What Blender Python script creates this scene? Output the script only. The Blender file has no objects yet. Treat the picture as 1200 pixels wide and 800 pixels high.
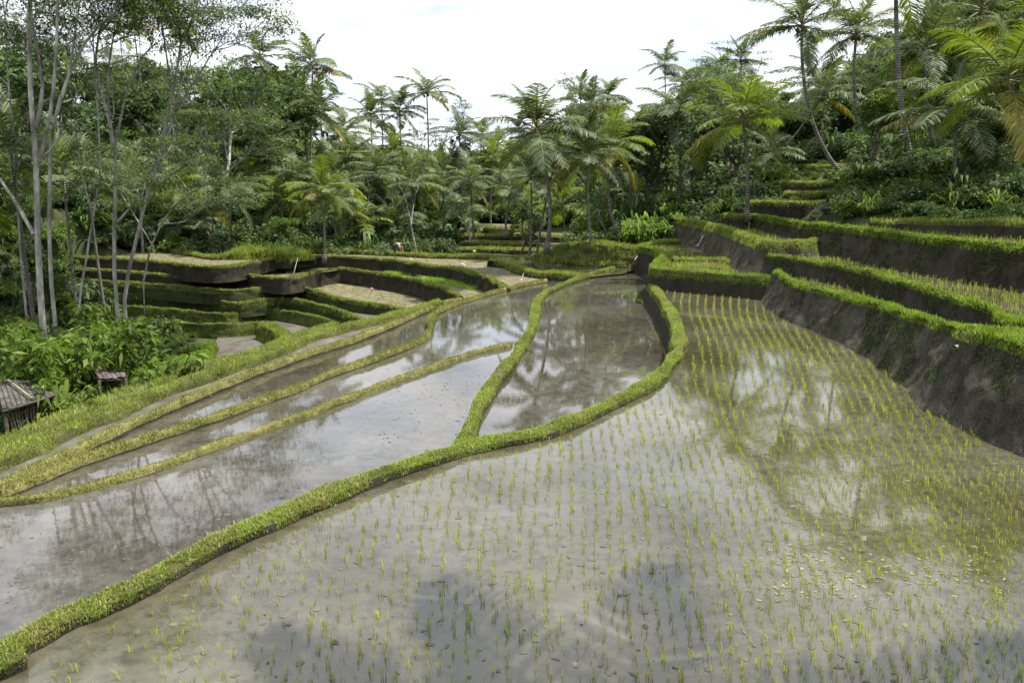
import bpy, math, random
import numpy as np
from math import radians, sin, cos, pi, sqrt

# ------------------------------------------------------------------ camera, sky, sun, exposure
scene = bpy.context.scene
col = scene.collection
CAM = (0.0, 0.0, 4.5)
PITCH = math.atan(0.190)
cam_d = bpy.data.cameras.new("camera"); cam = bpy.data.objects.new("camera", cam_d); col.objects.link(cam)
cam.location = CAM
cam.rotation_euler = (pi / 2 - PITCH, 0, 0)
cam_d.sensor_width = 36.0; cam_d.lens = 30.0
cam_d.clip_start = 0.1; cam_d.clip_end = 5000
scene.camera = cam

SUN_EL, SUN_AZ = radians(66), radians(76)      # azimuth from +Y (view direction) towards +X (right)
SUN_DIR = np.array([cos(SUN_EL) * sin(SUN_AZ), cos(SUN_EL) * cos(SUN_AZ), sin(SUN_EL)])
world = bpy.data.worlds.new("World"); scene.world = world; world.use_nodes = True
wt = world.node_tree; wt.nodes.clear()
def wn(t, **k):
    n = wt.nodes.new(t)
    for a, b in k.items(): setattr(n, a, b)
    return n
wl = wt.links.new
sky = wn('ShaderNodeTexSky', sky_type='NISHITA', sun_disc=False, sun_elevation=SUN_EL, sun_rotation=SUN_AZ,
         air_density=1.2, dust_density=1.5, ozone_density=1.0)
skys = wn('ShaderNodeVectorMath', operation='SCALE'); skys.inputs['Scale'].default_value = 0.10
wl(sky.outputs[0], skys.inputs[0])
tc = wn('ShaderNodeTexCoord'); sep = wn('ShaderNodeSeparateXYZ'); wl(tc.outputs['Generated'], sep.inputs[0])
zz = wn('ShaderNodeMath', operation='MAXIMUM'); zz.inputs[1].default_value = 0.0; wl(sep.outputs[2], zz.inputs[0])
za = wn('ShaderNodeMath', operation='ADD'); za.inputs[1].default_value = 0.22; wl(zz.outputs[0], za.inputs[0])
dv = wn('ShaderNodeCombineXYZ')
for i in range(2):
    m_ = wn('ShaderNodeMath', operation='DIVIDE'); wl(sep.outputs[i], m_.inputs[0]); wl(za.outputs[0], m_.inputs[1]); wl(m_.outputs[0], dv.inputs[i])
n1 = wn('ShaderNodeTexNoise'); n1.inputs['Scale'].default_value = 1.3; n1.inputs['Detail'].default_value = 7; n1.inputs['Roughness'].default_value = 0.55
wl(dv.outputs[0], n1.inputs['Vector'])
cov = wn('ShaderNodeMapRange'); cov.inputs[1].default_value = 0.30; cov.inputs[2].default_value = 0.46; wl(n1.outputs[0], cov.inputs[0])
n2 = wn('ShaderNodeTexNoise'); n2.inputs['Scale'].default_value = 2.3; n2.inputs['Detail'].default_value = 6
wl(dv.outputs[0], n2.inputs['Vector'])
cr = wn('ShaderNodeValToRGB'); wl(n2.outputs[0], cr.inputs[0])
cr.color_ramp.elements[0].position = 0.34; cr.color_ramp.elements[0].color = (0.70, 0.79, 0.95, 1)
cr.color_ramp.elements[1].position = 0.62; cr.color_ramp.elements[1].color = (1.0, 1.0, 1.0, 1)
mixw = wn('ShaderNodeMix', data_type='RGBA'); wl(cov.outputs[0], mixw.inputs[0]); wl(skys.outputs[0], mixw.inputs[6]); wl(cr.outputs[0], mixw.inputs[7])
bg = wn('ShaderNodeBackground'); bg.inputs[1].default_value = 0.88; wl(mixw.outputs[2], bg.inputs[0])
wo = wn('ShaderNodeOutputWorld'); wl(bg.outputs[0], wo.inputs[0])

sun_d = bpy.data.lights.new("sun", 'SUN'); sun_d.energy = 5.0; sun_d.angle = radians(0.53); sun_d.color = (1.0, 0.95, 0.86)
sun = bpy.data.objects.new("sun", sun_d); col.objects.link(sun)
import mathutils
sun.rotation_euler = mathutils.Vector(SUN_DIR).to_track_quat('Z', 'Y').to_euler()
sun.location = (0, 0, 60)
vs = scene.view_settings
vs.view_transform = 'Standard'; vs.look = 'None'; vs.exposure = 0.74; vs.gamma = 1.0; vs.use_curve_mapping = False
scene.render.engine = 'CYCLES'
scene.cycles.use_denoising = True
scene.cycles.max_bounces = 6; scene.cycles.transparent_max_bounces = 4
scene.cycles.diffuse_bounces = 3; scene.cycles.glossy_bounces = 3; scene.cycles.transmission_bounces = 3

# ------------------------------------------------------------------ helpers
rng = np.random.default_rng(7); random.seed(7)
cp, sp_ = cos(PITCH), sin(PITCH)
def ray(px, py):
    u, v = (px - 600) / 1000.0, (400 - py) / 1000.0
    return np.array([u, cp + v * sp_, -sp_ + v * cp])
def P(px, py, z):                    # the point of the level plane z that the photograph shows there
    d = ray(px, py); t = (z - CAM[2]) / d[2]
    return np.array([CAM[0] + d[0] * t, CAM[1] + d[1] * t, z])
def D(px, py, Y):                    # the point at distance Y
    d = ray(px, py); t = Y / d[1]
    return np.array([d[0] * t, Y, CAM[2] + d[2] * t])
def unit(v): return v / (np.linalg.norm(v) + 1e-9)

def hash3(i, j, k):
    n = (i * 374761393 + j * 668265263 + k * 2147483647 + 1013904223) & 0xffffffff
    n = ((n ^ (n >> 13)) * 1274126177) & 0xffffffff
    return ((n ^ (n >> 16)) & 0xffff) / 65535.0
def vnoise(p):
    p = np.asarray(p, float); f = np.floor(p).astype(np.int64); t = p - f; t = t * t * (3 - 2 * t)
    r = 0
    for a in (0, 1):
        for b in (0, 1):
            for c in (0, 1):
                w = (t[..., 0] if a else 1 - t[..., 0]) * (t[..., 1] if b else 1 - t[..., 1]) * (t[..., 2] if c else 1 - t[..., 2])
                r = r + w * hash3(f[..., 0] + a, f[..., 1] + b, f[..., 2] + c)
    return r * 2 - 1
def fbm(p, o=3):
    r, a = 0, 1.0; p = np.asarray(p, float)
    for i in range(o): r = r + a * vnoise(p * (2 ** i) + 17.3 * i); a *= 0.5
    return r

def mesh_np(name, V, F, mats, midx=None, smooth=False):
    """V (n,3); F: list of int arrays (m,3) or (m,4)"""
    me = bpy.data.meshes.new(name)
    V = np.ascontiguousarray(V, dtype=np.float32)
    F = [np.asarray(f, dtype=np.int32) for f in F if len(f)]
    nl = sum(f.size for f in F); nf = sum(len(f) for f in F)
    me.vertices.add(len(V)); me.vertices.foreach_set('co', V.ravel())
    me.loops.add(nl); me.loops.foreach_set('vertex_index', np.concatenate([f.ravel() for f in F]))
    me.polygons.add(nf)
    tot = np.concatenate([np.full(len(f), f.shape[1], np.int32) for f in F])
    st = np.concatenate([[0], np.cumsum(tot)[:-1]]).astype(np.int32)
    me.polygons.foreach_set('loop_start', st)
    me.polygons.foreach_set('loop_total', tot)
    for m in (mats if isinstance(mats, (list, tuple)) else [mats]): me.materials.append(m)
    if midx is not None: me.polygons.foreach_set('material_index', np.asarray(midx, np.int32))
    if smooth: me.polygons.foreach_set('use_smooth', np.ones(nf, bool))
    me.update(calc_edges=True); me.validate()
    return me
def link(name, me, parent=None, loc=None, rot=None, sc=None):
    o = bpy.data.objects.new(name, me); col.objects.link(o)
    if parent is not None: o.parent = parent
    if loc is not None: o.location = loc
    if rot is not None: o.rotation_euler = rot
    if sc is not None: o.scale = (sc, sc, sc) if np.isscalar(sc) else sc
    return o
def tag(o, label=None, cat=None, group=None, kind=None):
    for k, v in (('label', label), ('category', cat), ('group', group), ('kind', kind)):
        if v: o[k] = v
    return o
def empty(name, loc, rz=0):
    o = bpy.data.objects.new(name, None); col.objects.link(o); o.location = loc; o.rotation_euler = (0, 0, rz); o.empty_display_size = 0.3
    return o
class MB:
    """collects pieces of one mesh"""
    def __init__(s): s.V, s.F3, s.F4, s.m3, s.m4, s.n = [], [], [], [], [], 0
    def add(s, V, F3=None, F4=None, m=0):
        V = np.asarray(V, float).reshape(-1, 3)
        if F3 is not None and len(F3): f = np.asarray(F3, int).reshape(-1, 3) + s.n; s.F3.append(f); s.m3.append(np.full(len(f), m))
        if F4 is not None and len(F4): f = np.asarray(F4, int).reshape(-1, 4) + s.n; s.F4.append(f); s.m4.append(np.full(len(f), m))
        s.V.append(V); s.n += len(V)
    def tube(s, pts, rad, k=6, m=0, cap=True):
        pts = np.asarray(pts, float); n = len(pts); rad = np.broadcast_to(np.asarray(rad, float), (n,))
        T = np.gradient(pts, axis=0); T /= np.linalg.norm(T, axis=1)[:, None] + 1e-9
        ref = np.array([0, 0, 1.0]) if abs(T[:, 2]).mean() < 0.8 else np.array([1.0, 0, 0])
        A = np.cross(T, ref); A /= np.linalg.norm(A, axis=1)[:, None] + 1e-9; B = np.cross(T, A)
        th = np.linspace(0, 2 * pi, k, endpoint=False)
        V = pts[:, None] + rad[:, None, None] * (np.cos(th)[None, :, None] * A[:, None] + np.sin(th)[None, :, None] * B[:, None])
        i = np.arange(n - 1)[:, None] * k; j = np.arange(k)[None]; jn = (j + 1) % k
        F = np.stack([i + j, i + jn, i + k + jn, i + k + j], -1).reshape(-1, 4)
        V = V.reshape(-1, 3); F3 = None
        if cap:
            V = np.vstack([V, pts[:1], pts[-1:]]); a, b = n * k, n * k + 1; l = (n - 1) * k
            F3 = np.array([[a, (q + 1) % k, q] for q in range(k)] + [[b, l + q, l + (q + 1) % k] for q in range(k)])
        s.add(V, F3, F, m)
    def box(s, c, size, R=None, m=0):
        v = np.array([[x, y, z] for x in (-.5, .5) for y in (-.5, .5) for z in (-.5, .5)]) * np.asarray(size)
        if R is not None: v = v @ np.asarray(R).T
        s.add(v + np.asarray(c), None, [[0, 1, 3, 2], [4, 6, 7, 5], [0, 4, 5, 1], [2, 3, 7, 6], [0, 2, 6, 4], [1, 5, 7, 3]], m)
    def mesh(s, name, mats, smooth=False):
        F, mi = [], []
        if s.F3: F.append(np.concatenate(s.F3)); mi.append(np.concatenate(s.m3))
        if s.F4: F.append(np.concatenate(s.F4)); mi.append(np.concatenate(s.m4))
        return mesh_np(name, np.concatenate(s.V), F, mats, np.concatenate(mi), smooth)
    def build(s, name, mats, parent=None, smooth=False): return link(name, s.mesh(name, mats, smooth), parent)

def spline(pts, step):
    """Catmull-Rom through rows of pts (any columns; first two are x,y), resampled about every `step`"""
    pts = np.asarray(pts, float); n = len(pts)
    E = np.vstack([2 * pts[0] - pts[1], pts, 2 * pts[-1] - pts[-2]]); out = []
    for i in range(n - 1):
        a, b, c, d = E[i:i + 4]
        k = max(2, int(np.ceil(np.linalg.norm((c - b)[:2]) / step)))
        t = np.linspace(0, 1, k, endpoint=False)[:, None]
        out.append(0.5 * ((2 * b) + (-a + c) * t + (2 * a - 5 * b + 4 * c - d) * t ** 2 + (-a + 3 * b - 3 * c + d) * t ** 3))
    out.append(pts[-1:])
    return np.vstack(out)

# ------------------------------------------------------------------ materials
def newmat(name):
    m = bpy.data.materials.new(name); m.use_nodes = True; t = m.node_tree; t.nodes.clear()
    return m, t, (lambda ty, **k: _node(t, ty, k)), t.links.new
def _node(t, ty, k):
    n = t.nodes.new(ty)
    for a, b in k.items(): setattr(n, a, b)
    return n
def ramp(N, stops):
    r = N('ShaderNodeValToRGB'); e = r.color_ramp.elements
    while len(e) < len(stops): e.new(0.5)
    for q, (p, c) in zip(e, stops): q.position = p; q.color = (*c, 1)
    return r
def noise(N, L, vec, scale, detail=4, rough=0.55):
    n = N('ShaderNodeTexNoise'); n.inputs['Scale'].default_value = scale; n.inputs['Detail'].default_value = detail
    n.inputs['Roughness'].default_value = rough; L(vec, n.inputs['Vector']); return n
def mixc(N, L, fac, a, b, mode='MIX'):
    m = N('ShaderNodeMix', data_type='RGBA', blend_type=mode)
    for s, v in ((0, fac), (6, a), (7, b)):
        if hasattr(v, 'is_linked') or hasattr(v, 'links'): L(v, m.inputs[s])
        else: m.inputs[s].default_value = v if s == 0 else (*v, 1)
    return m.outputs[2]
def leafmat(name, c1, c2, c3=None, trans=0.35, rough=0.5, spec=0.4, cl=0.6, objvar=0.35, dry=None):
    m, t, N, L = newmat(name)
    g = N('ShaderNodeNewGeometry'); oi = N('ShaderNodeObjectInfo'); tcn = N('ShaderNodeTexCoord')
    st = [(0.0, c1), (0.7, c2)] + ([(1.0, c3)] if c3 else [])
    r = ramp(N, st); L(g.outputs['Random Per Island'], r.inputs[0])
    nz = noise(N, L, tcn.outputs['Object'], cl, 3)
    br = N('ShaderNodeMapRange'); L(nz.outputs[0], br.inputs[0])
    br.inputs[1].default_value = 0.3; br.inputs[2].default_value = 0.7; br.inputs[3].default_value = 0.72; br.inputs[4].default_value = 1.3
    ob = N('ShaderNodeMapRange'); L(oi.outputs['Random'], ob.inputs[0]); ob.inputs[3].default_value = 1 - objvar; ob.inputs[4].default_value = 1 + objvar
    mm = N('ShaderNodeMath', operation='MULTIPLY'); L(br.outputs[0], mm.inputs[0]); L(ob.outputs[0], mm.inputs[1])
    sc = N('ShaderNodeVectorMath', operation='SCALE'); L(r.outputs[0], sc.inputs[0]); L(mm.outputs[0], sc.inputs['Scale'])
    if dry:
        nd = noise(N, L, tcn.outputs['Object'], 2.6, 5, .65); rd = ramp(N, [(0.50, (0, 0, 0)), (0.68, (0.8,) * 3)]); L(nd.outputs[0], rd.inputs[0])
        mc = mixc(N, L, rd.outputs[0], sc.outputs[0], dry); sc = mc.node; out_c = mc
    else: out_c = sc.outputs[0]
    b = N('ShaderNodeBsdfPrincipled'); L(out_c, b.inputs['Base Color']); b.inputs['Roughness'].default_value = rough
    b.inputs['Specular IOR Level'].default_value = spec
    tr = N('ShaderNodeBsdfTranslucent'); sc2 = N('ShaderNodeVectorMath', operation='MULTIPLY'); L(out_c, sc2.inputs[0]); sc2.inputs[1].default_value = (1.25, 1.3, 0.55)
    L(sc2.outputs[0], tr.inputs[0])
    mx = N('ShaderNodeMixShader'); mx.inputs[0].default_value = trans; L(b.outputs[0], mx.inputs[1]); L(tr.outputs[0], mx.inputs[2])
    o = N('ShaderNodeOutputMaterial'); L(mx.outputs[0], o.inputs[0]); return m
def solid(name, stops, scale=3.0, rough=0.85, bump=0.3, bscale=20, spec=0.3, coord='Object', stretch=(1, 1, 1)):
    m, t, N, L = newmat(name); tcn = N('ShaderNodeTexCoord'); mp = N('ShaderNodeMapping'); mp.inputs['Scale'].default_value = stretch
    L(tcn.outputs[coord], mp.inputs[0])
    n = noise(N, L, mp.outputs[0], scale, 6, 0.62); r = ramp(N, stops); L(n.outputs[0], r.inputs[0])
    b = N('ShaderNodeBsdfPrincipled'); L(r.outputs[0], b.inputs['Base Color']); b.inputs['Roughness'].default_value = rough; b.inputs['Specular IOR Level'].default_value = spec
    if bump:
        bn = noise(N, L, mp.outputs[0], bscale, 5, 0.6); bp = N('ShaderNodeBump'); bp.inputs['Strength'].default_value = bump; bp.inputs['Distance'].default_value = 0.05
        L(bn.outputs[0], bp.inputs['Height']); L(bp.outputs[0], b.inputs['Normal'])
    o = N('ShaderNodeOutputMaterial'); L(b.outputs[0], o.inputs[0]); return m
def bankmat(name, dark, mid, green, gl=0.55):
    """earth bank: clods, damp streaks running down, patches of moss"""
    m, t, N, L = newmat(name); tcn = N('ShaderNodeTexCoord'); mp = N('ShaderNodeMapping'); mp.inputs['Scale'].default_value = (1, 1, 0.35)
    L(tcn.outputs['Object'], mp.inputs[0])
    n = noise(N, L, mp.outputs[0], 2.2, 8, 0.68); r = ramp(N, [(0.30, dark), (0.50, tuple((a + b) / 2 for a, b in zip(dark, mid))), (0.68, mid)]); L(n.outputs[0], r.inputs[0])
    n3 = noise(N, L, tcn.outputs['Object'], 26, 6, 0.7); r3 = ramp(N, [(0.35, (0.45,) * 3), (0.6, (1.25,) * 3)]); L(n3.outputs[0], r3.inputs[0])
    base = mixc(N, L, 1.0, r.outputs[0], r3.outputs[0], 'MULTIPLY')
    n2 = noise(N, L, tcn.outputs['Object'], 1.6, 7, 0.7); r2 = ramp(N, [(gl, (0, 0, 0)), (gl + 0.12, (0.8,) * 3)]); L(n2.outputs[0], r2.inputs[0])
    c = mixc(N, L, r2.outputs[0], base, green)
    b = N('ShaderNodeBsdfPrincipled'); L(c, b.inputs['Base Color']); b.inputs['Roughness'].default_value = 0.9; b.inputs['Specular IOR Level'].default_value = 0.2
    bp = N('ShaderNodeBump'); bp.inputs['Strength'].default_value = 0.9; bp.inputs['Distance'].default_value = 0.06
    L(n3.outputs[0], bp.inputs['Height']); L(bp.outputs[0], b.inputs['Normal'])
    o = N('ShaderNodeOutputMaterial'); L(b.outputs[0], o.inputs[0]); return m
def watermat(name, mud1, mud2, mud3, blotch=0.5, wave=0.02, ior=1.36, algae=None):
    """shallow paddy water over a mud bed"""
    m, t, N, L = newmat(name); tcn = N('ShaderNodeTexCoord'); vec = tcn.outputs['Object']
    n = noise(N, L, vec, blotch, 5, 0.6); r = ramp(N, [(0.34, mud1), (0.52, mud2), (0.66, mud3)]); L(n.outputs[0], r.inputs[0])
    n2 = noise(N, L, vec, 4.5, 6, 0.7); r2 = ramp(N, [(0.36, (0.62,) * 3), (0.56, (1.12,) * 3)]); L(n2.outputs[0], r2.inputs[0])
    c = mixc(N, L, 1.0, r.outputs[0], r2.outputs[0], 'MULTIPLY')
    if algae:
        n4 = noise(N, L, vec, 0.9, 6, 0.7); r4 = ramp(N, [(0.55, (0, 0, 0)), (0.72, (0.7,) * 3)]); L(n4.outputs[0], r4.inputs[0])
        c = mixc(N, L, r4.outputs[0], c, algae)
    b = N('ShaderNodeBsdfPrincipled'); L(c, b.inputs['Base Color']); b.inputs['Roughness'].default_value = 0.012; b.inputs['IOR'].default_value = ior
    mp = N('ShaderNodeMapping'); mp.inputs['Scale'].default_value = (1, 1, 1); L(vec, mp.inputs[0])
    wv = noise(N, L, mp.outputs[0], 7.0, 3, 0.5); w2 = noise(N, L, vec, 30, 2, 0.5)
    ad = N('ShaderNodeMath', operation='MULTIPLY_ADD'); L(w2.outputs[0], ad.inputs[0]); ad.inputs[1].default_value = 0.25; L(wv.outputs[0], ad.inputs[2])
    bp = N('ShaderNodeBump'); bp.inputs['Strength'].default_value = 1.0; bp.inputs['Distance'].default_value = wave
    L(ad.outputs[0], bp.inputs['Height']); L(bp.outputs[0], b.inputs['Normal'])
    o = N('ShaderNodeOutputMaterial'); L(b.outputs[0], o.inputs[0]); return m

M = {}
M['water_main'] = watermat('paddy_water', (0.046, 0.040, 0.020), (0.070, 0.063, 0.042), (0.095, 0.088, 0.070), 0.35, 0.0006, 1.74, (0.055, 0.060, 0.014))
M['water_mid'] = watermat('paddy_water_brown', (0.044, 0.037, 0.026), (0.068, 0.061, 0.050), (0.096, 0.092, 0.084), 0.25, 0.0004, 1.88)
M['water_rice'] = watermat('paddy_water_green', (0.045, 0.042, 0.02), (0.07, 0.064, 0.034), (0.09, 0.08, 0.055), 0.8, 0.0012, 1.40, (0.06, 0.075, 0.015))
M['mud'] = solid('wet_mud', [(0.3, (0.05, 0.042, 0.031)), (0.5, (0.095, 0.085, 0.068)), (0.7, (0.15, 0.138, 0.115))], 1.6, 0.55, 0.8, 14, 0.5)
M['stubble'] = solid('dry_stubble_mud', [(0.3, (0.06, 0.05, 0.03)), (0.5, (0.13, 0.12, 0.06)), (0.7, (0.24, 0.21, 0.13))], 2.4, 0.8, 0.8, 18, 0.3)
M['bank'] = bankmat('earth_bank', (0.014, 0.012, 0.008), (0.062, 0.052, 0.037), (0.030, 0.042, 0.012), 0.54)
M['bank_light'] = bankmat('earth_bank_pale', (0.022, 0.019, 0.014), (0.108, 0.096, 0.072), (0.036, 0.046, 0.016), 0.52)
M['bank_green'] = bankmat('mossy_bank', (0.020, 0.020, 0.010), (0.05, 0.05, 0.022), (0.035, 0.06, 0.014), 0.42)
M['turf'] = solid('turf', [(0.3, (0.04, 0.036, 0.016)), (0.5, (0.075, 0.080, 0.026)), (0.72, (0.13, 0.125, 0.05))], 2.5, 0.9, 0.8, 30, 0.2)
M['turf_dry'] = solid('dry_turf', [(0.3, (0.075, 0.075, 0.022)), (0.5, (0.15, 0.145, 0.045)), (0.72, (0.26, 0.23, 0.10))], 3.5, 0.9, 0.8, 30, 0.2)
M['grass'] = leafmat('grass_blade', (0.13, 0.19, 0.025), (0.23, 0.30, 0.050), (0.38, 0.37, 0.15), 0.4, 0.5, 0.3, 1.2, 0.0, (0.33, 0.31, 0.13))
M['grass_dry'] = leafmat('grass_blade_dry', (0.12, 0.155, 0.028), (0.20, 0.225, 0.055), (0.34, 0.32, 0.14), 0.35, 0.6, 0.2, 1.5, 0.0, (0.29, 0.27, 0.12))
M['grass_lush'] = leafmat('grass_blade_lush', (0.10, 0.18, 0.02), (0.19, 0.29, 0.035), (0.31, 0.38, 0.08), 0.45, 0.5, 0.3, 1.2, 0.0, (0.28, 0.31, 0.09))
M['rice'] = leafmat('rice_leaf', (0.20, 0.26, 0.03), (0.32, 0.38, 0.05), (0.44, 0.46, 0.10), 0.45, 0.5, 0.3, 1.0, 0.15)
M['nursery'] = leafmat('rice_nursery_leaf', (0.16, 0.30, 0.015), (0.24, 0.40, 0.02), (0.34, 0.5, 0.05), 0.45, 0.5, 0.3, 1.0, 0.0)
M['palm'] = leafmat('palm_leaf', (0.044, 0.076, 0.032), (0.094, 0.132, 0.056), (0.175, 0.20, 0.095), 0.34, 0.5, 0.28, 0.5, 0.3)
M['palm_young'] = leafmat('palm_leaf_young', (0.07, 0.115, 0.016), (0.13, 0.18, 0.024), (0.21, 0.235, 0.04), 0.42, 0.5, 0.28, 0.5, 0.25)
M['palm_old'] = leafmat('palm_leaf_yellowing', (0.13, 0.14, 0.025), (0.22, 0.20, 0.03), (0.30, 0.22, 0.05), 0.35, 0.55, 0.3, 0.5, 0.3)
M['tree1'] = leafmat('tree_leaf', (0.034, 0.064, 0.026), (0.072, 0.114, 0.046), (0.14, 0.18, 0.08), 0.36, 0.6, 0.15, 0.5, 0.4)
M['tree2'] = leafmat('feathery_leaf', (0.046, 0.078, 0.032), (0.084, 0.126, 0.052), (0.145, 0.185, 0.088), 0.42, 0.5, 0.3, 0.6, 0.25)
M['tree3'] = leafmat('bluish_tree_leaf', (0.052, 0.080, 0.042), (0.095, 0.130, 0.064), (0.165, 0.20, 0.105), 0.36, 0.6, 0.15, 0.5, 0.3)
M['bush'] = leafmat('bush_leaf', (0.045, 0.080, 0.018), (0.092, 0.142, 0.032), (0.165, 0.21, 0.062), 0.4, 0.6, 0.15, 0.8, 0.3)
M['weed'] = leafmat('bank_weed', (0.03, 0.045, 0.012), (0.055, 0.075, 0.018), (0.10, 0.12, 0.03), 0.3, 0.7, 0.15, 0.8, 0.0)
M['bush_bright'] = leafmat('bright_bush_leaf', (0.06, 0.12, 0.018), (0.125, 0.20, 0.030), (0.21, 0.27, 0.065), 0.42, 0.55, 0.18, 0.8, 0.2)
M['bark_pale'] = solid('pale_bark', [(0.34, (0.09, 0.08, 0.068)), (0.48, (0.26, 0.245, 0.22)), (0.64, (0.52, 0.50, 0.46))], 1.9, 0.85, 0.6, 12, 0.2, 'Object', (1, 1, 0.4))
M['bark_dark'] = solid('dark_bark', [(0.3, (0.035, 0.028, 0.02)), (0.6, (0.11, 0.09, 0.07))], 3.0, 0.9, 0.8, 14)
def palmbark():
    m, t, N, L = newmat('palm_bark'); tcn = N('ShaderNodeTexCoord')
    w = N('ShaderNodeTexWave', wave_type='BANDS', bands_direction='Z'); w.inputs['Scale'].default_value = 2.6; w.inputs['Distortion'].default_value = 2.0; w.inputs['Detail'].default_value = 3
    L(tcn.outputs['Object'], w.inputs['Vector'])
    n = noise(N, L, tcn.outputs['Object'], 2.5, 6, 0.65)
    r = ramp(N, [(0.3, (0.085, 0.075, 0.062)), (0.5, (0.17, 0.155, 0.135)), (0.7, (0.30, 0.285, 0.255))]); L(n.outputs[0], r.inputs[0])
    r2 = ramp(N, [(0.1, (0.55,) * 3), (0.5, (1.05,) * 3)]); L(w.outputs[1], r2.inputs[0])
    c = mixc(N, L, 1.0, r.outputs[0], r2.outputs[0], 'MULTIPLY')
    b = N('ShaderNodeBsdfPrincipled'); L(c, b.inputs['Base Color']); b.inputs['Roughness'].default_value = 0.9
    bp = N('ShaderNodeBump'); bp.inputs['Distance'].default_value = 0.03; L(w.outputs[1], bp.inputs['Height']); L(bp.outputs[0], b.inputs['Normal'])
    o = N('ShaderNodeOutputMaterial'); L(b.outputs[0], o.inputs[0]); return m
M['palm_bark'] = palmbark()
M['rachis'] = solid('palm_rachis', [(0.3, (0.10, 0.11, 0.03)), (0.7, (0.24, 0.22, 0.08))], 2, 0.5, 0)
M['coconut'] = solid('coconut_husk', [(0.3, (0.07, 0.06, 0.02)), (0.7, (0.18, 0.16, 0.04))], 4, 0.5, 0.2)
M['ground'] = solid('hillside_soil', [(0.3, (0.018, 0.022, 0.008)), (0.5, (0.035, 0.045, 0.014)), (0.7, (0.065, 0.075, 0.022))], 0.8, 0.95, 0.8, 6)
M['wood'] = solid('weathered_wood', [(0.3, (0.04, 0.036, 0.032)), (0.5, (0.085, 0.078, 0.07)), (0.7, (0.17, 0.16, 0.145))], 6, 0.85, 0.5, 30, 0.25, 'Object', (1, 1, 1))
M['wood_dark'] = solid('dark_wood', [(0.3, (0.03, 0.024, 0.018)), (0.7, (0.09, 0.07, 0.05))], 8, 0.9, 0.4, 30)
M['rust'] = solid('rusty_tin', [(0.3, (0.05, 0.034, 0.028)), (0.5, (0.10, 0.075, 0.066)), (0.7, (0.17, 0.165, 0.165))], 3, 0.5, 0.3, 20)
M['tile'] = solid('roof_tile', [(0.3, (0.20, 0.10, 0.07)), (0.7, (0.36, 0.24, 0.19))], 3, 0.8, 0.3, 20)
M['bamboo'] = solid('bamboo', [(0.3, (0.17, 0.15, 0.09)), (0.7, (0.34, 0.31, 0.21))], 3, 0.6, 0.2, 20)
M['bag'] = solid('plastic_bag', [(0.3, (0.55, 0.40, 0.33)), (0.7, (0.75, 0.62, 0.55))], 5, 0.5, 0)
M['yellow'] = solid('yellow_cloth', [(0.3, (0.5, 0.45, 0.02)), (0.7, (0.7, 0.62, 0.05))], 5, 0.7, 0)
M['debris'] = solid('floating_scum', [(0.3, (0.09, 0.09, 0.045)), (0.5, (0.17, 0.165, 0.09)), (0.7, (0.30, 0.28, 0.18))], 5, 0.9, 0.3, 30)
M['foam'] = solid('falling_water', [(0.3, (0.28, 0.30, 0.32)), (0.7, (0.5, 0.52, 0.54))], 9, 0.2, 0.3, 20, 0.5)
M['rock'] = solid('rock', [(0.3, (0.025, 0.023, 0.019)), (0.7, (0.085, 0.078, 0.066))], 3, 0.9, 0.7, 9)
M['skin'] = solid('skin', [(0.3, (0.20, 0.11, 0.07)), (0.7, (0.26, 0.15, 0.10))], 5, 0.6, 0)
M['shirt'] = solid('pale_shirt', [(0.3, (0.42, 0.36, 0.33)), (0.7, (0.55, 0.48, 0.44))], 8, 0.9, 0)
M['pants'] = solid('dark_trousers', [(0.3, (0.03, 0.03, 0.04)), (0.7, (0.06, 0.055, 0.06))], 8, 0.9, 0)
M['pink'] = solid('pink_shirt', [(0.3, (0.42, 0.20, 0.21)), (0.7, (0.52, 0.28, 0.29))], 8, 0.9, 0)
M['straw'] = solid('straw_hat', [(0.3, (0.40, 0.33, 0.20)), (0.7, (0.60, 0.52, 0.35))], 12, 0.9, 0.2, 40)

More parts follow.
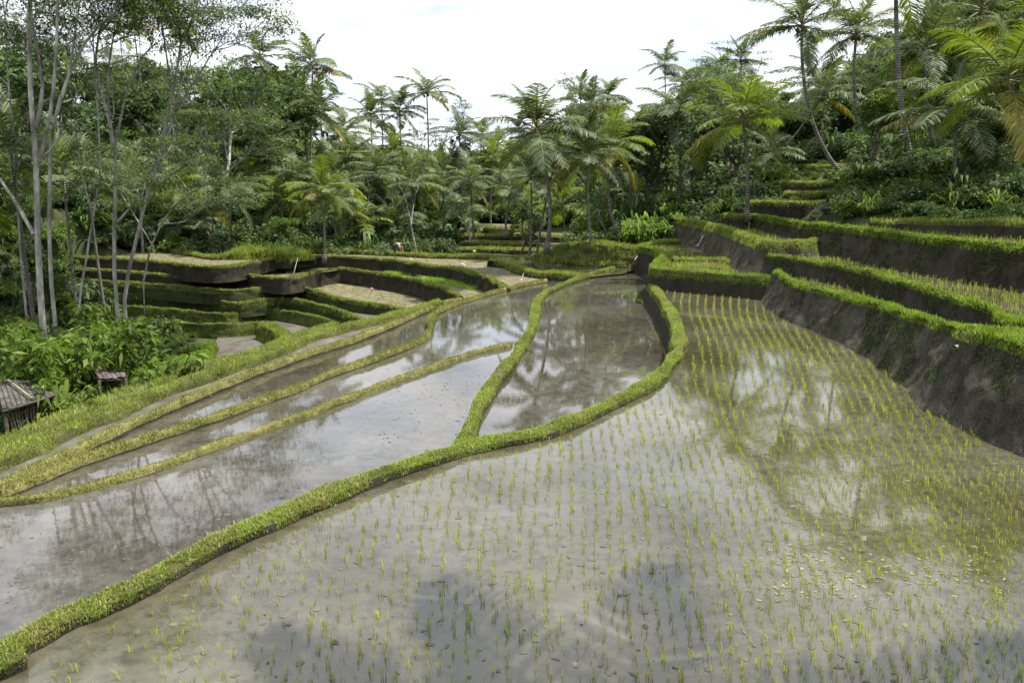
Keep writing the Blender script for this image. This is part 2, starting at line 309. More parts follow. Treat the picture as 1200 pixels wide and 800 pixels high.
# ------------------------------------------------------------------ terrain sheet (under everything, reaches the horizon)
CTRL = []
def c(x, y, z): CTRL.append((x, y, z))
def cD(px, py, Y): q = D(px, py, Y); c(*q)
for x, y, z in [(0, -10, 2.5), (-15, -8, 1.5), (15, -8, 3.5), (0, 1, 1.5), (8, -2, 2.5), (-8, 0, 0.0), (4, 10, -1.6), (-3, 12, -2.2), (-7, 10, -2.0), (4, 20, -1.6), (-2, 22, -2.6), (6, 28, -1.6),
                (0, 32, -2.6), (-6, 20, -2.2), (-4, 28, -2.8), (2, 42, -2.6), (-3, 45, -3.2), (6, 38, -1.8), (4, 50, -2.2), (9, 20, -1.2), (9, 30, -0.9), (10, 12, -1.0), (12, 24, 0.0), (13, 18, 0.2), (11, 38, -0.6), (12, 45, 0.2),
                (10, 50, 0.2), (14, 14, 0.6), (16, 8, 1.8), (14, 30, 1.4), (17, 22, 1.9), (14, 40, 1.2), (17, 30, 2.7), (20, 26, 3.4), (20, 15, 3.6),
                # left crest slope and gully
                (-12, 17.5, -1.3), (-15.5, 18.5, -1.8), (-13.5, 22, -1.6), (-11, 25, -1.7), (-17, 25, -2.8), (-20, 20, -2.6), (-15, 30, -3.4), (-9, 30, -2.6), (-10, 35, -4.6), (-13, 40, -5.4), (-16, 44, -5.8), (-22, 45, -5.0),
                (-20, 34, -3.6), (-27, 30, -2.5), (-27, 40, -3.2), (-34, 36, -1.0), (-33, 48, -2.5), (-12, 52, -5.0), (-20, 54, -5.0), (-5, 54, -3.0), (-8, 48, -4.0), (-28, 56, -3.6), (2, 57, -1.8),
                (-14, 64, -1.4), (-26, 64, -0.9), (-3, 66, -1.0), (6, 62, -0.6), (8, 58, 0.2)]: c(x, y, z)
for px, py, Y in [(300, 292, 66), (400, 296, 70), (560, 306, 70), (640, 302, 68), (600, 292, 78), (700, 275, 66), (760, 262, 62),
                  (320, 262, 80), (420, 262, 84), (540, 272, 82), (620, 268, 82), (570, 255, 92), (720, 245, 84), (820, 240, 72),
                  (300, 205, 105), (400, 228, 105), (500, 238, 108), (580, 232, 110), (680, 218, 110), (780, 200, 105), (860, 190, 95),
                  (300, 185, 140), (400, 190, 145), (500, 200, 150), (560, 208, 150), (640, 198, 150), (740, 188, 145), (840, 172, 135),
                  (120, 260, 72), (200, 250, 75), (40, 240, 60), (-80, 240, 45), (120, 215, 98), (210, 218, 100), (30, 190, 95), (-120, 170, 70),
                  (100, 160, 140), (220, 168, 150), (-100, 130, 130), (-300, 100, 60), (-350, 0, 110),
                  (900, 215, 62), (955, 232, 48), (960, 206, 52), (985, 190, 57), (1010, 180, 61), (1065, 197, 43), (1100, 190, 47), (1120, 226, 36), (1040, 235, 37), (1180, 215, 36), (1150, 190, 45), (1010, 172, 80), (920, 188, 85),
                  (1100, 165, 62), (1200, 168, 56), (1000, 145, 115), (1150, 135, 90), (1300, 150, 40), (1400, 20, 70), (900, 158, 120), (1300, -20, 110),
                  (500, 195, 210), (580, 202, 210), (660, 175, 210), (800, 165, 200), (300, 175, 210), (100, 130, 210), (1000, 130, 200), (1300, -60, 190), (-300, -40, 190),
                  (560, 198, 330), (300, 170, 330), (850, 150, 330), (1200, 120, 330), (0, 140, 330)]: cD(px, py, Y)
for x, y, z in [(-60, -20, 4), (60, -20, 9), (0, -60, 6), (-150, 20, 25), (150, 30, 40), (-500, 500, 60), (0, 700, 20), (500, 500, 60), (0, -400, 20), (-500, -200, 30), (500, -200, 30)]: c(x, y, z)
CT = np.array(CTRL)
def terr(x, y):
    x = np.asarray(x, float); y = np.asarray(y, float); sh = x.shape; q = np.stack([x.ravel(), y.ravel()], 1); out = np.empty(len(q))
    for s in range(0, len(q), 4000):
        a = q[s:s + 4000]; d2 = ((a[:, None] - CT[None, :, :2]) ** 2).sum(-1)
        w = 1.0 / (d2 + 3.0) ** 2.0
        out[s:s + 4000] = (w * CT[:, 2]).sum(1) / w.sum(1)
    return out.reshape(sh)
def terr1(x, y): return float(terr(np.array([x]), np.array([y]))[0])
def make_terrain():
    def axis(lo, hi, fine, coarse):
        a = [0.0]; s = fine
        while a[-1] < hi: s = fine if a[-1] < 90 else min(s * 1.12, coarse); a.append(a[-1] + s)
        b = [0.0]; s = fine
        while b[-1] > lo: s = fine if b[-1] > -60 else min(s * 1.12, coarse); b.append(b[-1] - s)
        return np.array(b[:0:-1] + a)
    X = axis(-520, 520, 0.9, 60); Y = axis(-260, 620, 0.9, 60)
    gx, gy = np.meshgrid(X, Y, indexing='ij'); z = terr(gx, gy)
    z = z + 0.15 * fbm(np.stack([gx * 0.6, gy * 0.6, gx * 0], -1), 2) * np.clip((np.hypot(gx, gy - 25) - 30) / 30, 0.3, 1)
    V = np.stack([gx, gy, z], -1).reshape(-1, 3); nx, ny = gx.shape
    i = np.arange(nx - 1)[:, None] * ny; j = np.arange(ny - 1)[None]
    F = np.stack([i + j, i + ny + j, i + ny + j + 1, i + j + 1], -1).reshape(-1, 4)
    tag(link('ground', mesh_np('ground', V, [F], M['ground'], smooth=True)), 'dark overgrown soil of the valley and its hillsides', None, None, 'structure')
make_terrain()

# ------------------------------------------------------------------ bunds and banks
def blades(pos, h, w, lean=0.5, seed=0, seg=1):
    """grass blades as thin triangles (seg 1) or bent two-piece blades"""
    r = np.random.default_rng(seed); n = len(pos)
    a = r.uniform(0, 2 * pi, n); h = h * r.uniform(0.55, 1.3, n); w = w * r.uniform(0.7, 1.3, n)
    d = np.stack([np.cos(a), np.sin(a), 0 * a], 1); s = np.stack([-np.sin(a), np.cos(a), 0 * a], 1)
    ln = r.uniform(0.05, lean, n)
    p0 = pos - s * w[:, None] / 2; p1 = pos + s * w[:, None] / 2
    if seg == 1:
        tip = pos + d * (h * ln)[:, None] + np.array([0, 0, 1]) * (h * np.sqrt(np.clip(1 - ln ** 2, .1, 1)))[:, None]
        V = np.stack([p0, p1, tip], 1).reshape(-1, 3); F = np.arange(3 * n).reshape(-1, 3); return V, F, None
    mid = pos + d * (h * ln * .35)[:, None] + np.array([0, 0, .6]) * h[:, None]
    tip = pos + d * (h * ln * 1.3)[:, None] + np.array([0, 0, 1]) * (h * (1 - .5 * ln))[:, None]
    V = np.stack([p0, p1, mid - s * w[:, None] * .4, mid + s * w[:, None] * .4, tip], 1).reshape(-1, 3); b = np.arange(n)[:, None] * 5
    return V, b + np.array([2, 3, 4]), b + np.array([0, 1, 3, 2])

BUNDS = []
def bund(pts, zl, zr, w=0.5, bl=0.4, br=0.4, step=0.3, label='', mats=('turf', 'bank'), grass='grass', dens=400, gh=0.12, gw=0.03, seed=0,
         rough=0.05, sidegrass=0.3, name='grassy_bund', cat='bund', group=None, gl=None, gr=None, seg=1, weeds=0):
    """pts rows x, y, crest z [, top width]; zl / zr = level at the foot on the left / right of the direction of travel.
    gl/gr: how far down the left/right side (0..1) the grass hangs."""
    pts = np.asarray(pts, float)
    if pts.shape[1] == 3: pts = np.hstack([pts, np.full((len(pts), 1), w)])
    S = spline(pts, step); n = len(S); BUNDS.append(S[:, :2])
    T = np.gradient(S[:, :2], axis=0); T /= np.linalg.norm(T, axis=1)[:, None] + 1e-9
    k = np.array([.25, .5, .25])
    for _ in range(2): T[1:-1] = T[:-2] * .25 + T[1:-1] * .5 + T[2:] * .25
    T /= np.linalg.norm(T, axis=1)[:, None] + 1e-9
    Nn = np.stack([-T[:, 1], T[:, 0]], 1)
    wob = 1 + 0.32 * fbm(np.stack([S[:, 0] * .9, S[:, 1] * .9, S[:, 0] * 0 + seed], -1), 2)
    half = S[:, 3] * .5 * wob; crest = S[:, 2] + 0.032 * fbm(np.stack([S[:, 0] * 1.3, S[:, 1] * 1.3, S[:, 0] * 0 + seed + 9], -1), 2)
    hL = np.maximum(crest - zl, 0.05).max(); hR = np.maximum(crest - zr, 0.05).max()
    fine = .5 if step < .13 else 1.0
    kl = int(np.clip(hL / 0.11 / fine, 3, 14 / fine)); kr = int(np.clip(hR / 0.11 / fine, 3, 14 / fine))
    rows = []; side = []
    for i in range(kl, 0, -1): rows.append(('L', i / kl)); 
    for u in (1.0, .55, 0, -.55, -1.0): rows.append(('T', u))
    for i in range(1, kr + 1): rows.append(('R', i / kr))
    G = []
    for ty, u in rows:
        if ty == 'T':
            off = half * u; z = crest - 0.045 * abs(u) ** 3
        elif ty == 'L':
            dz = (crest - zl + 0.12) * u; off = half + bl * dz * (0.75 + 0.25 * u); z = crest - 0.045 - dz
        else:
            dz = (crest - zr + 0.12) * u; off = -(half + br * dz * (0.75 + 0.25 * u)); z = crest - 0.045 - dz
        G.append(np.stack([S[:, 0] + Nn[:, 0] * off, S[:, 1] + Nn[:, 1] * off, z], 1))
    G = np.array(G)                                           # rows x n x 3
    amp = rough * np.array([1.0 if r[0] != 'T' else 0.35 for r in rows])[:, None]
    big = np.clip(max(hL, hR), 0.2, 1.5)
    d1 = fbm(G * 1.4 + seed, 2) * amp * (.7 + .5 * big); d2 = fbm(G * 6 + 40 + seed, 3) * amp * .55 + fbm(G * 15 + 90 + seed, 2) * amp * .4
    G[..., :2] += Nn[None] * (d1 + d2)[..., None] * np.array([1 if r[0] == 'L' else (-1 if r[0] == 'R' else 0) for r in rows])[:, None, None]
    G[..., 2] += (d1 * .4 + d2 * .6) * np.array([0 if r[0] != 'T' else 1 for r in rows])[:, None]
    m = len(rows); i = np.arange(m - 1)[:, None] * n; j = np.arange(n - 1)[None]
    F = np.stack([i + j, i + j + 1, i + n + j + 1, i + n + j], -1).reshape(-1, 4)
    gl = sidegrass if gl is None else gl; gr = sidegrass if gr is None else gr
    mi = np.zeros((m - 1, n - 1), int)
    for a in range(m - 1):
        ra, rb = rows[a], rows[a + 1]
        if ra[0] == 'L' and (ra[1] + (rb[1] if rb[0] == 'L' else 0)) / 2 > gl * .8: mi[a] = 1
        if rb[0] == 'R' and (rb[1] + (ra[1] if ra[0] == 'R' else 0)) / 2 > gr * .8: mi[a] = 1
    V = G.reshape(-1, 3)
    # end caps
    root = empty(name, tuple(S[n // 2, :2]) + (float(min(zl, zr)),)); tag(root, label, cat, group)
    capL = np.arange(m) * n; capR = capL + n - 1
    F3 = [[capL[0], capL[q + 1], capL[q]] for q in range(1, m - 1)] + [[capR[0], capR[q], capR[q + 1]] for q in range(1, m - 1)]
    me = mesh_np('earth_bank', V - np.array(root.location), [F, np.array(F3)], [M[mats[0]], M[mats[1]]], np.concatenate([mi.ravel(), np.ones(len(F3), int)]), True)
    link('earth_bank', me, root)
    # grass
    r = np.random.default_rng(seed + 100)
    L = np.linalg.norm(np.diff(S[:, :2], axis=0), axis=1)
    def scatter(rowsel, density, lo, hi):
        out = []
        area = np.linalg.norm(G[rowsel[1:]][:, :-1] - G[rowsel[:-1]][:, :-1], axis=-1) * L[None]
        cnt = r.poisson(area * density)
        a, b = np.nonzero(cnt); rep = cnt[a, b]; a = np.repeat(a, rep); b = np.repeat(b, rep)
        u = r.random(len(a))[:, None]; v = r.random(len(a))[:, None]; ia = rowsel[a]; ib = rowsel[a + 1]
        return (G[ia, b] * (1 - u) + G[ib, b] * u) * (1 - v) + (G[ia, b + 1] * (1 - u) + G[ib, b + 1] * u) * v
    top0 = kl; ng_l = max(1, int(round(kl * gl))) if gl > 0 else 0; ng_r = max(1, int(round(kr * gr))) if gr > 0 else 0
    sel = np.arange(max(0, top0 - ng_l), min(m, top0 + 5 + ng_r))
    pos = scatter(sel, dens, 0, 0)
    keep = (fbm(pos * 2.6 + seed, 3) > -0.8 + .35 * rng.random(len(pos))); pos = pos[keep]
    if len(pos):
        gvar = gh * np.where(r.random(len(pos)) < .04, 1.7, 1.0) * (1 + .45 * np.clip(fbm(pos * 1.7 + 30 + seed, 2), -1, 1))
        v, f3, f4 = blades(pos - np.array(root.location), gvar, gw, 0.7, seed, seg)
        tag(link('grass', mesh_np('grass', v, [f3] + ([f4] if f4 is not None else []), M[grass]), root), None, None, None, 'stuff')
    if weeds:
        pos = scatter(np.arange(0, m), weeds, 0, 0); fz = (pos[:, 2] - pos[:, 2].min()) / (np.ptp(pos[:, 2]) + 1e-6) if len(pos) else 0
        if len(pos): pos = pos[fbm(pos * 1.6 + 5 + seed, 3) > .75 - 1.2 * fz]
        if len(pos):
            v, f3, f4 = blades(pos - np.array(root.location), gh * .55, gw * 1.3, 1.0, seed + 3, 1)
            tag(link('weeds', mesh_np('weeds', v, [f3], M['weed']), root), None, None, None, 'stuff')
    return S
def px(lst, z):  # list of (px, py[, z])
    return np.array([P(a[0], a[1], a[2] if len(a) > 2 else z) for a in lst])
FIELDS = []
def field(name, pts, z, mat, label, kind='structure'):
    pts = np.asarray(pts, float)[:, :2]; FIELDS.append((pts, z)); V = np.hstack([pts, np.full((len(pts), 1), z)])
    me = bpy.data.meshes.new(name); me.from_pydata([tuple(v) for v in V], [], [tuple(range(len(V)))])
    if me.polygons[0].normal.z < 0: me.flip_normals()
    me.materials.append(M[mat]); o = link(name, me); tag(o, label, None, None, kind); return o

ZP0, ZP1, ZP2, ZP3, ZP4, ZP5 = 0.0, -0.75, -0.6, -0.8, -0.9, -0.85
# main bund B0 between the planted foreground paddy and the lower bare paddies
b0 = np.vstack([[[-13.0, 2.5, .15]], px([(-130, 805), (0, 757), (75, 716), (150, 685), (225, 646), (300, 611), (375, 578), (450, 551), (520, 527), (560, 516), (620, 505), (660, 493), (700, 477), (740, 457), (770, 438), (789, 418), (796, 400), (794, 381), (786, 362), (773, 343), (764, 330), (768, 322)], .15)])
bund(b0, ZP1, ZP0, 0.31, .25, .12, .14, 'long bright green grass bund curving round the planted foreground paddy', ('turf', 'bank'), 'grass', 3200, .052, .013, 1, .035, .35, seg=2, gl=.2, gr=.12)
b1 = px([(540, 522), (552, 494), (560, 474), (573, 452), (592, 428), (610, 404), (622, 384), (627, 366), (630, 350), (647, 337), (683, 323), (717, 313), (727, 308), (731, 304), (736, 299)], -.42)
bund(b1, ZP1, ZP2, 0.30, .15, .15, .2, 'green grass bund between the long reflecting paddy and the bare grey paddy', ('turf', 'bank'), 'grass', 1700, .055, .018, 2, .04, .2, seg=2)
b2 = np.vstack([px([(-160, 592), (-60, 590), (0, 584), (60, 576), (130, 558), (190, 541), (260, 515), (330, 491), (400, 466), (450, 447), (500, 429), (550, 412), (597, 401)], -.62)])
bund(b2, ZP3, ZP1, 0.17, .2, .2, .2, 'narrow dry olive bund running to the middle of the green bund', ('turf_dry', 'bank'), 'grass_dry', 1500, .045, .015, 3, .035, .4)
b3 = px([(-160, 600), (-60, 588), (0, 572), (45, 555), (90, 536), (170, 511), (240, 489), (300, 467), (345, 452), (400, 430), (450, 413), (488, 398), (504, 385), (505, 372), (518, 360), (550, 349), (587, 338), (613, 332), (640, 327)], -.63)
bund(b3, ZP4, ZP3, 0.19, .2, .2, .2, 'wavy olive bund with a kink beside the shallow mud strip', ('turf_dry', 'bank'), 'grass_dry', 1400, .06, .02, 4, .035, .4)
b4 = px([(-200, 620), (-80, 588), (0, 562), (60, 534), (110, 512), (167, 486), (247, 452), (300, 432), (350, 414), (400, 399), (450, 381), (480, 368), (515, 354), (540, 348)], -.68)
bund(b4, ZP5 - .5, ZP4, 0.18, .3, .25, .2, 'low dry bund along the outer edge of the shallow mud strip', ('turf_dry', 'bank'), 'grass_dry', 1200, .05, .02, 5, .035, .4)
# crest of grass falling away to the left gully
g1 = px([(-200, 600, -.6), (-80, 566, -.6), (0, 532), (60, 506), (133, 476), (200, 450), (260, 430), (310, 413), (360, 393), (400, 382), (440, 372), (478, 362), (515, 352)], -.62)
bund(g1, -2.6, ZP5 - .3, 0.4, .9, .3, .22, 'broad green grass crest above the left gully', ('turf', 'bank_light'), 'grass', 1000, .075, .026, 6, .05, .8, gl=.12, gr=.4)
g2 = px([(-120, 570, -.9), (0, 516, -.95), (60, 492, -.95), (120, 468, -1.0), (160, 455, -1.05), (233, 428, -1.1), (283, 415, -1.15), (320, 403, -1.2), (352, 390, -1.25), (392, 378, -1.2)], -1)
bund(g2, -4.0, -2.2, 0.5, .9, .3, .3, 'lower grass ledge beside the leafy bushes', ('turf', 'bank_green'), 'grass', 500, .10, .03, 7, .06, .8, gl=.3, gr=.3)

# right-hand terraces
ZL1, ZL2, ZL3, ZM, ZQ = 1.0, 1.5, 2.6, 1.95, .72
r1 = np.vstack([np.hstack([px([(940, 300, 1.15), (922, 304, 1.15), (912, 311, 1.15), (916, 320, 1.15), (932, 329, 1.15), (960, 337, 1.16), (1000, 347, 1.2), (1040, 357, 1.27), (1083, 370, 1.4), (1120, 380, 1.5)], 1.15), np.full((10, 1), .2)]),
                np.hstack([px([(1150, 385, 1.6), (1200, 391, 1.65)], 1.6), [[.8], [1.3]]]), [[10.1, 12.0, 1.65, 1.6], [11.6, 6.0, 1.65, 1.6], [13.5, -2.0, 1.7, 1.6]]])
bund(r1, ZL1 - .2, ZP0, .5, .1, .5, .11, 'tall sloping earth bank with a bright grass rim beside the planted foreground paddy', ('turf', 'bank_light'), 'grass_lush', 1300, .085, .024, 11, .055, .22, gl=.3, gr=.12, weeds=900, cat='bank', name='terrace_bank')
l2 = np.vstack([px([(915, 281), (896, 284), (890, 289), (900, 296), (933, 302), (973, 308), (1017, 317), (1067, 330), (1100, 340), (1133, 351), (1167, 362), (1200, 376)], 1.65), [[11.2, 12.5, 1.75], [12.8, 6, 1.75], [15, -2, 1.75]]])
bund(l2, ZL2 - .2, ZL1, .24, .1, .25, .25, 'second grass-rimmed bank above the first right-hand paddy', ('turf', 'bank'), 'grass_lush', 1100, .085, .028, 12, .05, .2, gl=.3, gr=.18, weeds=900, cat='bank', name='terrace_bank')
l3 = np.vstack([px([(850, 250), (866, 252), (883, 251), (915, 256), (957, 262), (1000, 266), (1033, 270), (1100, 278), (1200, 288)], 2.69), [[15.6, 17, 2.75], [17.3, 8, 2.75], [19, 0, 2.8]]])
bund(l3, ZL3 - .2, ZL2 - .3, .28, .1, .38, .28, 'high dark earth bank with grass rim below the bushy slope', ('turf', 'bank'), 'grass_lush', 900, .09, .033, 13, .07, .2, gl=.3, gr=.12, weeds=900, cat='bank', name='terrace_bank')
l4 = np.vstack([px([(1020, 259, 2.85), (1042, 259, 2.87), (1100, 259, 3.0), (1150, 259, 3.1), (1200, 260, 3.15)], 3), [[18.2, 22, 3.2], [20, 12, 3.2], [22, 2, 3.2]]])
bund(l4, 2.6, ZL3 - .2, .4, .1, .3, .3, 'low bank with shaggy grass at the foot of the bushy slope', ('turf', 'bank'), 'grass', 600, .14, .04, 14, .05, .3, gl=.5, gr=.12, weeds=60, cat='bank', name='terrace_bank')
mb = px([(790, 253), (802, 256), (825, 260), (850, 266), (872, 273), (888, 279), (900, 283), (925, 283), (944, 282.5), (956, 280), (961, 275), (962, 268)], 2.08)
bund(mb, ZM - .2, ZQ - .2, .34, .1, .55, .28, 'sloping earth bank with pale runnels above the small rice plot', ('turf', 'bank_light'), 'grass', 800, .10, .035, 15, .07, .2, gl=.5, gr=.2, weeds=20, cat='bank', name='terrace_bank')
qb = px([(830, 281), (780, 282), (757, 285), (752, 288), (763, 290), (774, 294), (777, 300), (771, 305), (767, 310), (772, 314), (800, 316), (840, 319), (880, 322), (908, 324), (925, 322)], .88)
bund(qb, ZQ - .2, -.62, .36, .1, .15, .25, 'curved grass-topped bank round the small rice plot at the paddy end', ('turf', 'bank'), 'grass_lush', 900, .09, .03, 16, .04, .2, gl=.6, gr=.2, weeds=15, cat='bank', name='terrace_bank')
q1 = px([(788, 303), (815, 302.5), (842, 303.5), (856, 306), (872, 309)], .86)
bund(q1, ZQ - .1, ZQ - .1, .35, .2, .2, .3, 'short low grass bund inside the small rice plot', ('turf', 'bank'), 'grass', 700, .13, .035, 17, .03, .5)
# stepped little terraces above, with grass lips
for k, (a, b, y, z, dep) in enumerate([(884, 1000, 236, 3.25, 46), (925, 1000, 225, 3.8, 48), (922, 1005, 213, 4.35, 50), (940, 1010, 206, 4.75, 52), (945, 1020, 194, 5.35, 55), (995, 1060, 180, 6.2, 60)]):
    q = np.array([D(a, y, dep + 2.5), D(a + 6, y, dep + .6), D((a + b) / 2, y, dep), D(b, y, dep + .3), D(b + 40, y, dep + 1.5)])
    bund(q, z - .5, z - .95, .55, .1, .2, .3, ['lowest', 'second', 'third', 'fourth', 'fifth', 'topmost'][k] + ' grass-lipped step of the little stair of terraces', ('turf', 'bank'), 'grass', 500, .10, .05, 20 + k, .06, .3, gl=.5, gr=.2, weeds=60, cat='bank', name='terrace_step')

# centre distance: pond rim, mound, bare fields, left amphitheatre
pr = px([(575, 306), (584, 305.5), (597, 308), (610, 313), (625, 317), (640, 318.5), (660, 320), (676, 322), (690, 322)], -.4)
bund(pr, -.7, -1.1, .55, .1, .2, .3, 'grass-rimmed bank holding back the dark green pond', ('turf', 'bank'), 'grass', 600, .12, .04, 30, .05, .25, gl=.5, gr=.25, cat='bank', name='terrace_bank')
mo = np.array([[2.2, 55, -.25], [4.2, 51.5, .75], [6.2, 50.0, .75], [7.6, 50.5, .55], [9.2, 52, .7], [11, 54, .8]])
bund(mo, -.8, -.7, 1.5, .5, .35, .35, 'rounded grassy mound where the leaning palms stand', ('turf', 'bank_green'), 'grass', 350, .16, .05, 31, .12, .6, gl=.8, gr=.75, cat='mound', name='grassy_mound', weeds=60)
T = []
t5 = px([(80, 300), (157, 303), (225, 310), (262, 311), (300, 305), (340, 300.5), (383, 299.5), (455, 303.5), (500, 309.5), (530, 312.5), (560, 320), (585, 330), (596, 338)], -.68)
t4 = px([(80, 313), (157, 318), (217, 322), (238, 316), (287, 320), (333, 325), (363, 319), (400, 314), (447, 320), (476, 324.5), (500, 330.5), (522, 337), (540, 347)], -1.4)
t3 = px([(80, 326, -2.0), (177, 332, -2.02), (260, 339, -2.1), (310, 336, -2.1), (340, 334, -2.15), (365, 338, -2.2), (390, 346, -2.28), (425, 353, -2.3), (455, 357.5, -2.35), (476, 362.5, -2.35), (500, 372, -2.4)], -2.2)
t2 = px([(80, 341), (167, 345), (247, 350), (277, 354), (333, 349), (375, 356), (400, 363), (430, 376)], -2.75)
t1 = px([(80, 356), (170, 359), (225, 364), (268, 367), (305, 361), (340, 364), (370, 370), (400, 378)], -3.35)
t0 = px([(80, 375), (173, 376), (257, 379), (305, 377), (325, 384), (345, 396)], -3.9)
specs = [(t5, -1.55, 'topmost bare terrace of the left amphitheatre', 'grass'), (t4, -2.25, 'terrace holding the bright green nursery bed', 'grass'),
         (t3, -2.85, 'straw-strewn terrace below the nursery bed', 'grass'), (t2, -3.5, 'narrow terrace midway down the left amphitheatre', 'grass'),
         (t1, -4.0, 'grass-faced terrace second above the little pond', 'grass_lush'), (t0, -4.75, 'grass-faced terrace just above the little pond', 'grass_lush')]
for k, (q, zl, lab, gm) in enumerate(specs):
    bund(q, q[:, 2].min() - .35, zl, .22, .1, .18, .3, 'dark earth bank with thin grass rim edging the ' + lab, ('turf', 'bank' if k < 2 else 'bank_green'), gm, 600 if k < 4 else 420, .09, .04, 40 + k, .085, .25,
         gl=.5, gr=(.16, .18, .35, .4, .95, .95)[k], cat='bank', name='terrace_bank', weeds=260 if k < 4 else 60)
pb = px([(312, 378, -3.8), (330, 388, -3.75), (338, 398, -3.8), (326, 408, -3.9), (345, 420, -4)], -3.9)
bund(pb, -5, -5, .7, .3, .3, .3, 'short grassy spur beside the little pond', ('turf', 'bank_green'), 'grass', 450, .15, .04, 50, .08, .6)
gs = px([(247, 402, -4.4), (243, 412, -4.4), (240, 425, -4.3)], -4.4)
bund(gs, -5.2, -5.2, .6, .3, .3, .3, 'bright grass strip left of the little pond', ('turf', 'bank_green'), 'grass_lush', 500, .15, .04, 51, .05, .6)
# back line of the topmost bare field and the small terraces behind
bk = px([(60, 283), (137, 288), (200, 292), (253, 300), (285, 296), (383, 293), (455, 295.5), (500, 298), (560, 299.5), (620, 301), (660, 301), (690, 300)], -.55)
bund(bk, -.95, -.75, .5, .2, .2, .5, 'thin grass bund along the back of the topmost bare field', ('turf', 'bank'), 'grass', 350, .14, .05, 52, .05, .5)
cl = np.array([D(258, 306, 58), D(275, 297, 58), D(310, 295, 58.5), D(345, 298, 58), D(356, 306, 57.5)])
bund(cl, -1.2, -1.2, 1.8, .2, .2, .4, 'shaggy grass hummock with dark face on the topmost bare field', ('turf', 'bank'), 'grass', 260, .4, .07, 53, .1, .5, gl=.8, gr=.5, cat='hummock', name='grass_hummock')
for k, (a, b, y, dep, h) in enumerate([(535, 655, 291, 66, .85), (545, 618, 283, 70, .8), (535, 660, 275, 74, .7), (548, 590, 265, 78, .9)]):
    q = np.array([D(a, y + 3, dep + 3), D(a + 8, y, dep + .5), D((a + b) / 2, y + .5, dep), D(b, y + 2, dep + .5), D(b + 15, y + 5, dep + 3)])
    z = q[2, 2]
    bund(q, z - .4, z - h, 1.2, .1, .2, .5, ['lowest', 'second', 'third', 'topmost'][k] + ' dark bank of the small terraces in the valley gap', ('turf', 'bank'), 'grass', 160, .16, .07, 60 + k, .05, .3, gl=.5, gr=.2, cat='bank', name='terrace_bank')
    field('terrace_field', [q[0][:2], q[1][:2], q[2][:2], q[3][:2], q[4][:2], q[4][:2] + [1, 5], q[0][:2] + [-1, 5]], z - .12, 'stubble', 'brown stubble of a small terrace in the valley gap')
for k, (a, b, y, dep, h) in enumerate([(278, 335, 251, 80, 1.2), (262, 340, 265, 74, .6), (250, 420, 184, 112, 1.3), (262, 430, 178, 116, .8)]):
    q = np.array([D(a, y, dep + 3), D(a + 6, y, dep), D((a + b) / 2, y, dep), D(b, y, dep + .5), D(b + 15, y, dep + 3)]); z = q[2, 2]
    bund(q, z - .8, z - h, 1.6, .1, .15, .8, ['upper', 'lower'][k % 2] + ' dark bank of the terraces ' + ['glimpsed between the young palms', 'high on the forested left hill'][k // 2], ('turf', 'bank'), 'grass', 60, .2, .12, 70 + k, .06, .3, cat='bank', name='terrace_bank')

# ------------------------------------------------------------------ water and mud levels
far0 = [[9.0, 37], [12, 36], [14, 25], [14, 5], [14, 1], [-16, 1], [-16, 2.5]]
field('paddy_water', np.vstack([b0[:, :2], far0]), ZP0, 'water_main', 'shallow muddy water of the planted foreground paddy')
i0 = 10   # index on b0 where b1 leaves
field('paddy_water', np.vstack([b0[:i0 + 1, :2], b1[1:7, :2], b2[::-1][:, :2], [[-16, 12], [-16, 3]]]), ZP1, 'water_mid', 'bare grey water of the paddy beside the long bund')
field('paddy_water', np.vstack([b1[:, :2], [[8.5, 50], [8.5, 44], [7.5, 37]], b0[i0:-1][::-1][:, :2]]), ZP2, 'water_mid', 'still water of the long paddy that mirrors the palms')
field('paddy_water', np.vstack([b2[:, :2], b1[6:11, :2], [P(655, 326, -.8)[:2]], b3[::-1][:, :2]]), ZP3, 'water_mid', 'bare water of the wavy middle paddy')
field('paddy_water', np.vstack([b3[:14, :2], b4[::-1][1:, :2]]), ZP4, 'water_mid', 'shallow water of the narrow outer strip')
field('mud_strip', np.vstack([b4[:, :2], g1[::-1][:, :2]]), ZP5, 'mud', 'grey mud strip between the two outer bunds')
r1x, l2x, l3x, l4x = r1[:, :2], l2[:, :2], l3[:, :2], l4[:, :2]
field('paddy_water', np.vstack([r1x, l2x[::-1] + [.6, .3]]), ZL1, 'water_rice', 'wet soil of the first right-hand rice terrace')
field('paddy_water', np.vstack([l2x, l3x[::-1][:-2] + [.8, .3]]), ZL2, 'water_rice', 'wet soil of the second right-hand rice terrace')
field('paddy_water', np.vstack([l3x[2:], l4x[::-1] + [.8, .5], [[13.9, 38], [13.2, 44]]]), ZL3, 'water_rice', 'wet soil of the third right-hand rice terrace')
field('paddy_water', np.vstack([mb[:, :2], [[14.5, 38], [14, 46], [11.5, 57], [10, 57]]]), ZM, 'water_rice', 'wet soil of the plot behind the runnelled bank')
field('paddy_water', np.vstack([qb[:, :2], [[11.5, 36], [12.5, 44], [11.5, 50], [9, 51]]]), ZQ, 'water_rice', 'wet soil of the small rice plot at the paddy end')
field('pond', np.vstack([pr[:, :2], [[6, 46], [7.6, 49.5], [5, 53], [1, 58], [-1.5, 56]]]), -.52, 'water_rice', 'dark green pond behind the grass-rimmed bank')
field('bare_field', np.vstack([t5[:, :2], [P(602, 330, -1.0)[:2]], pr[:3][::-1][:, :2], bk[::-1][2:, :2]]), -.8, 'stubble', 'grey bare wet field at the back of the terraces')
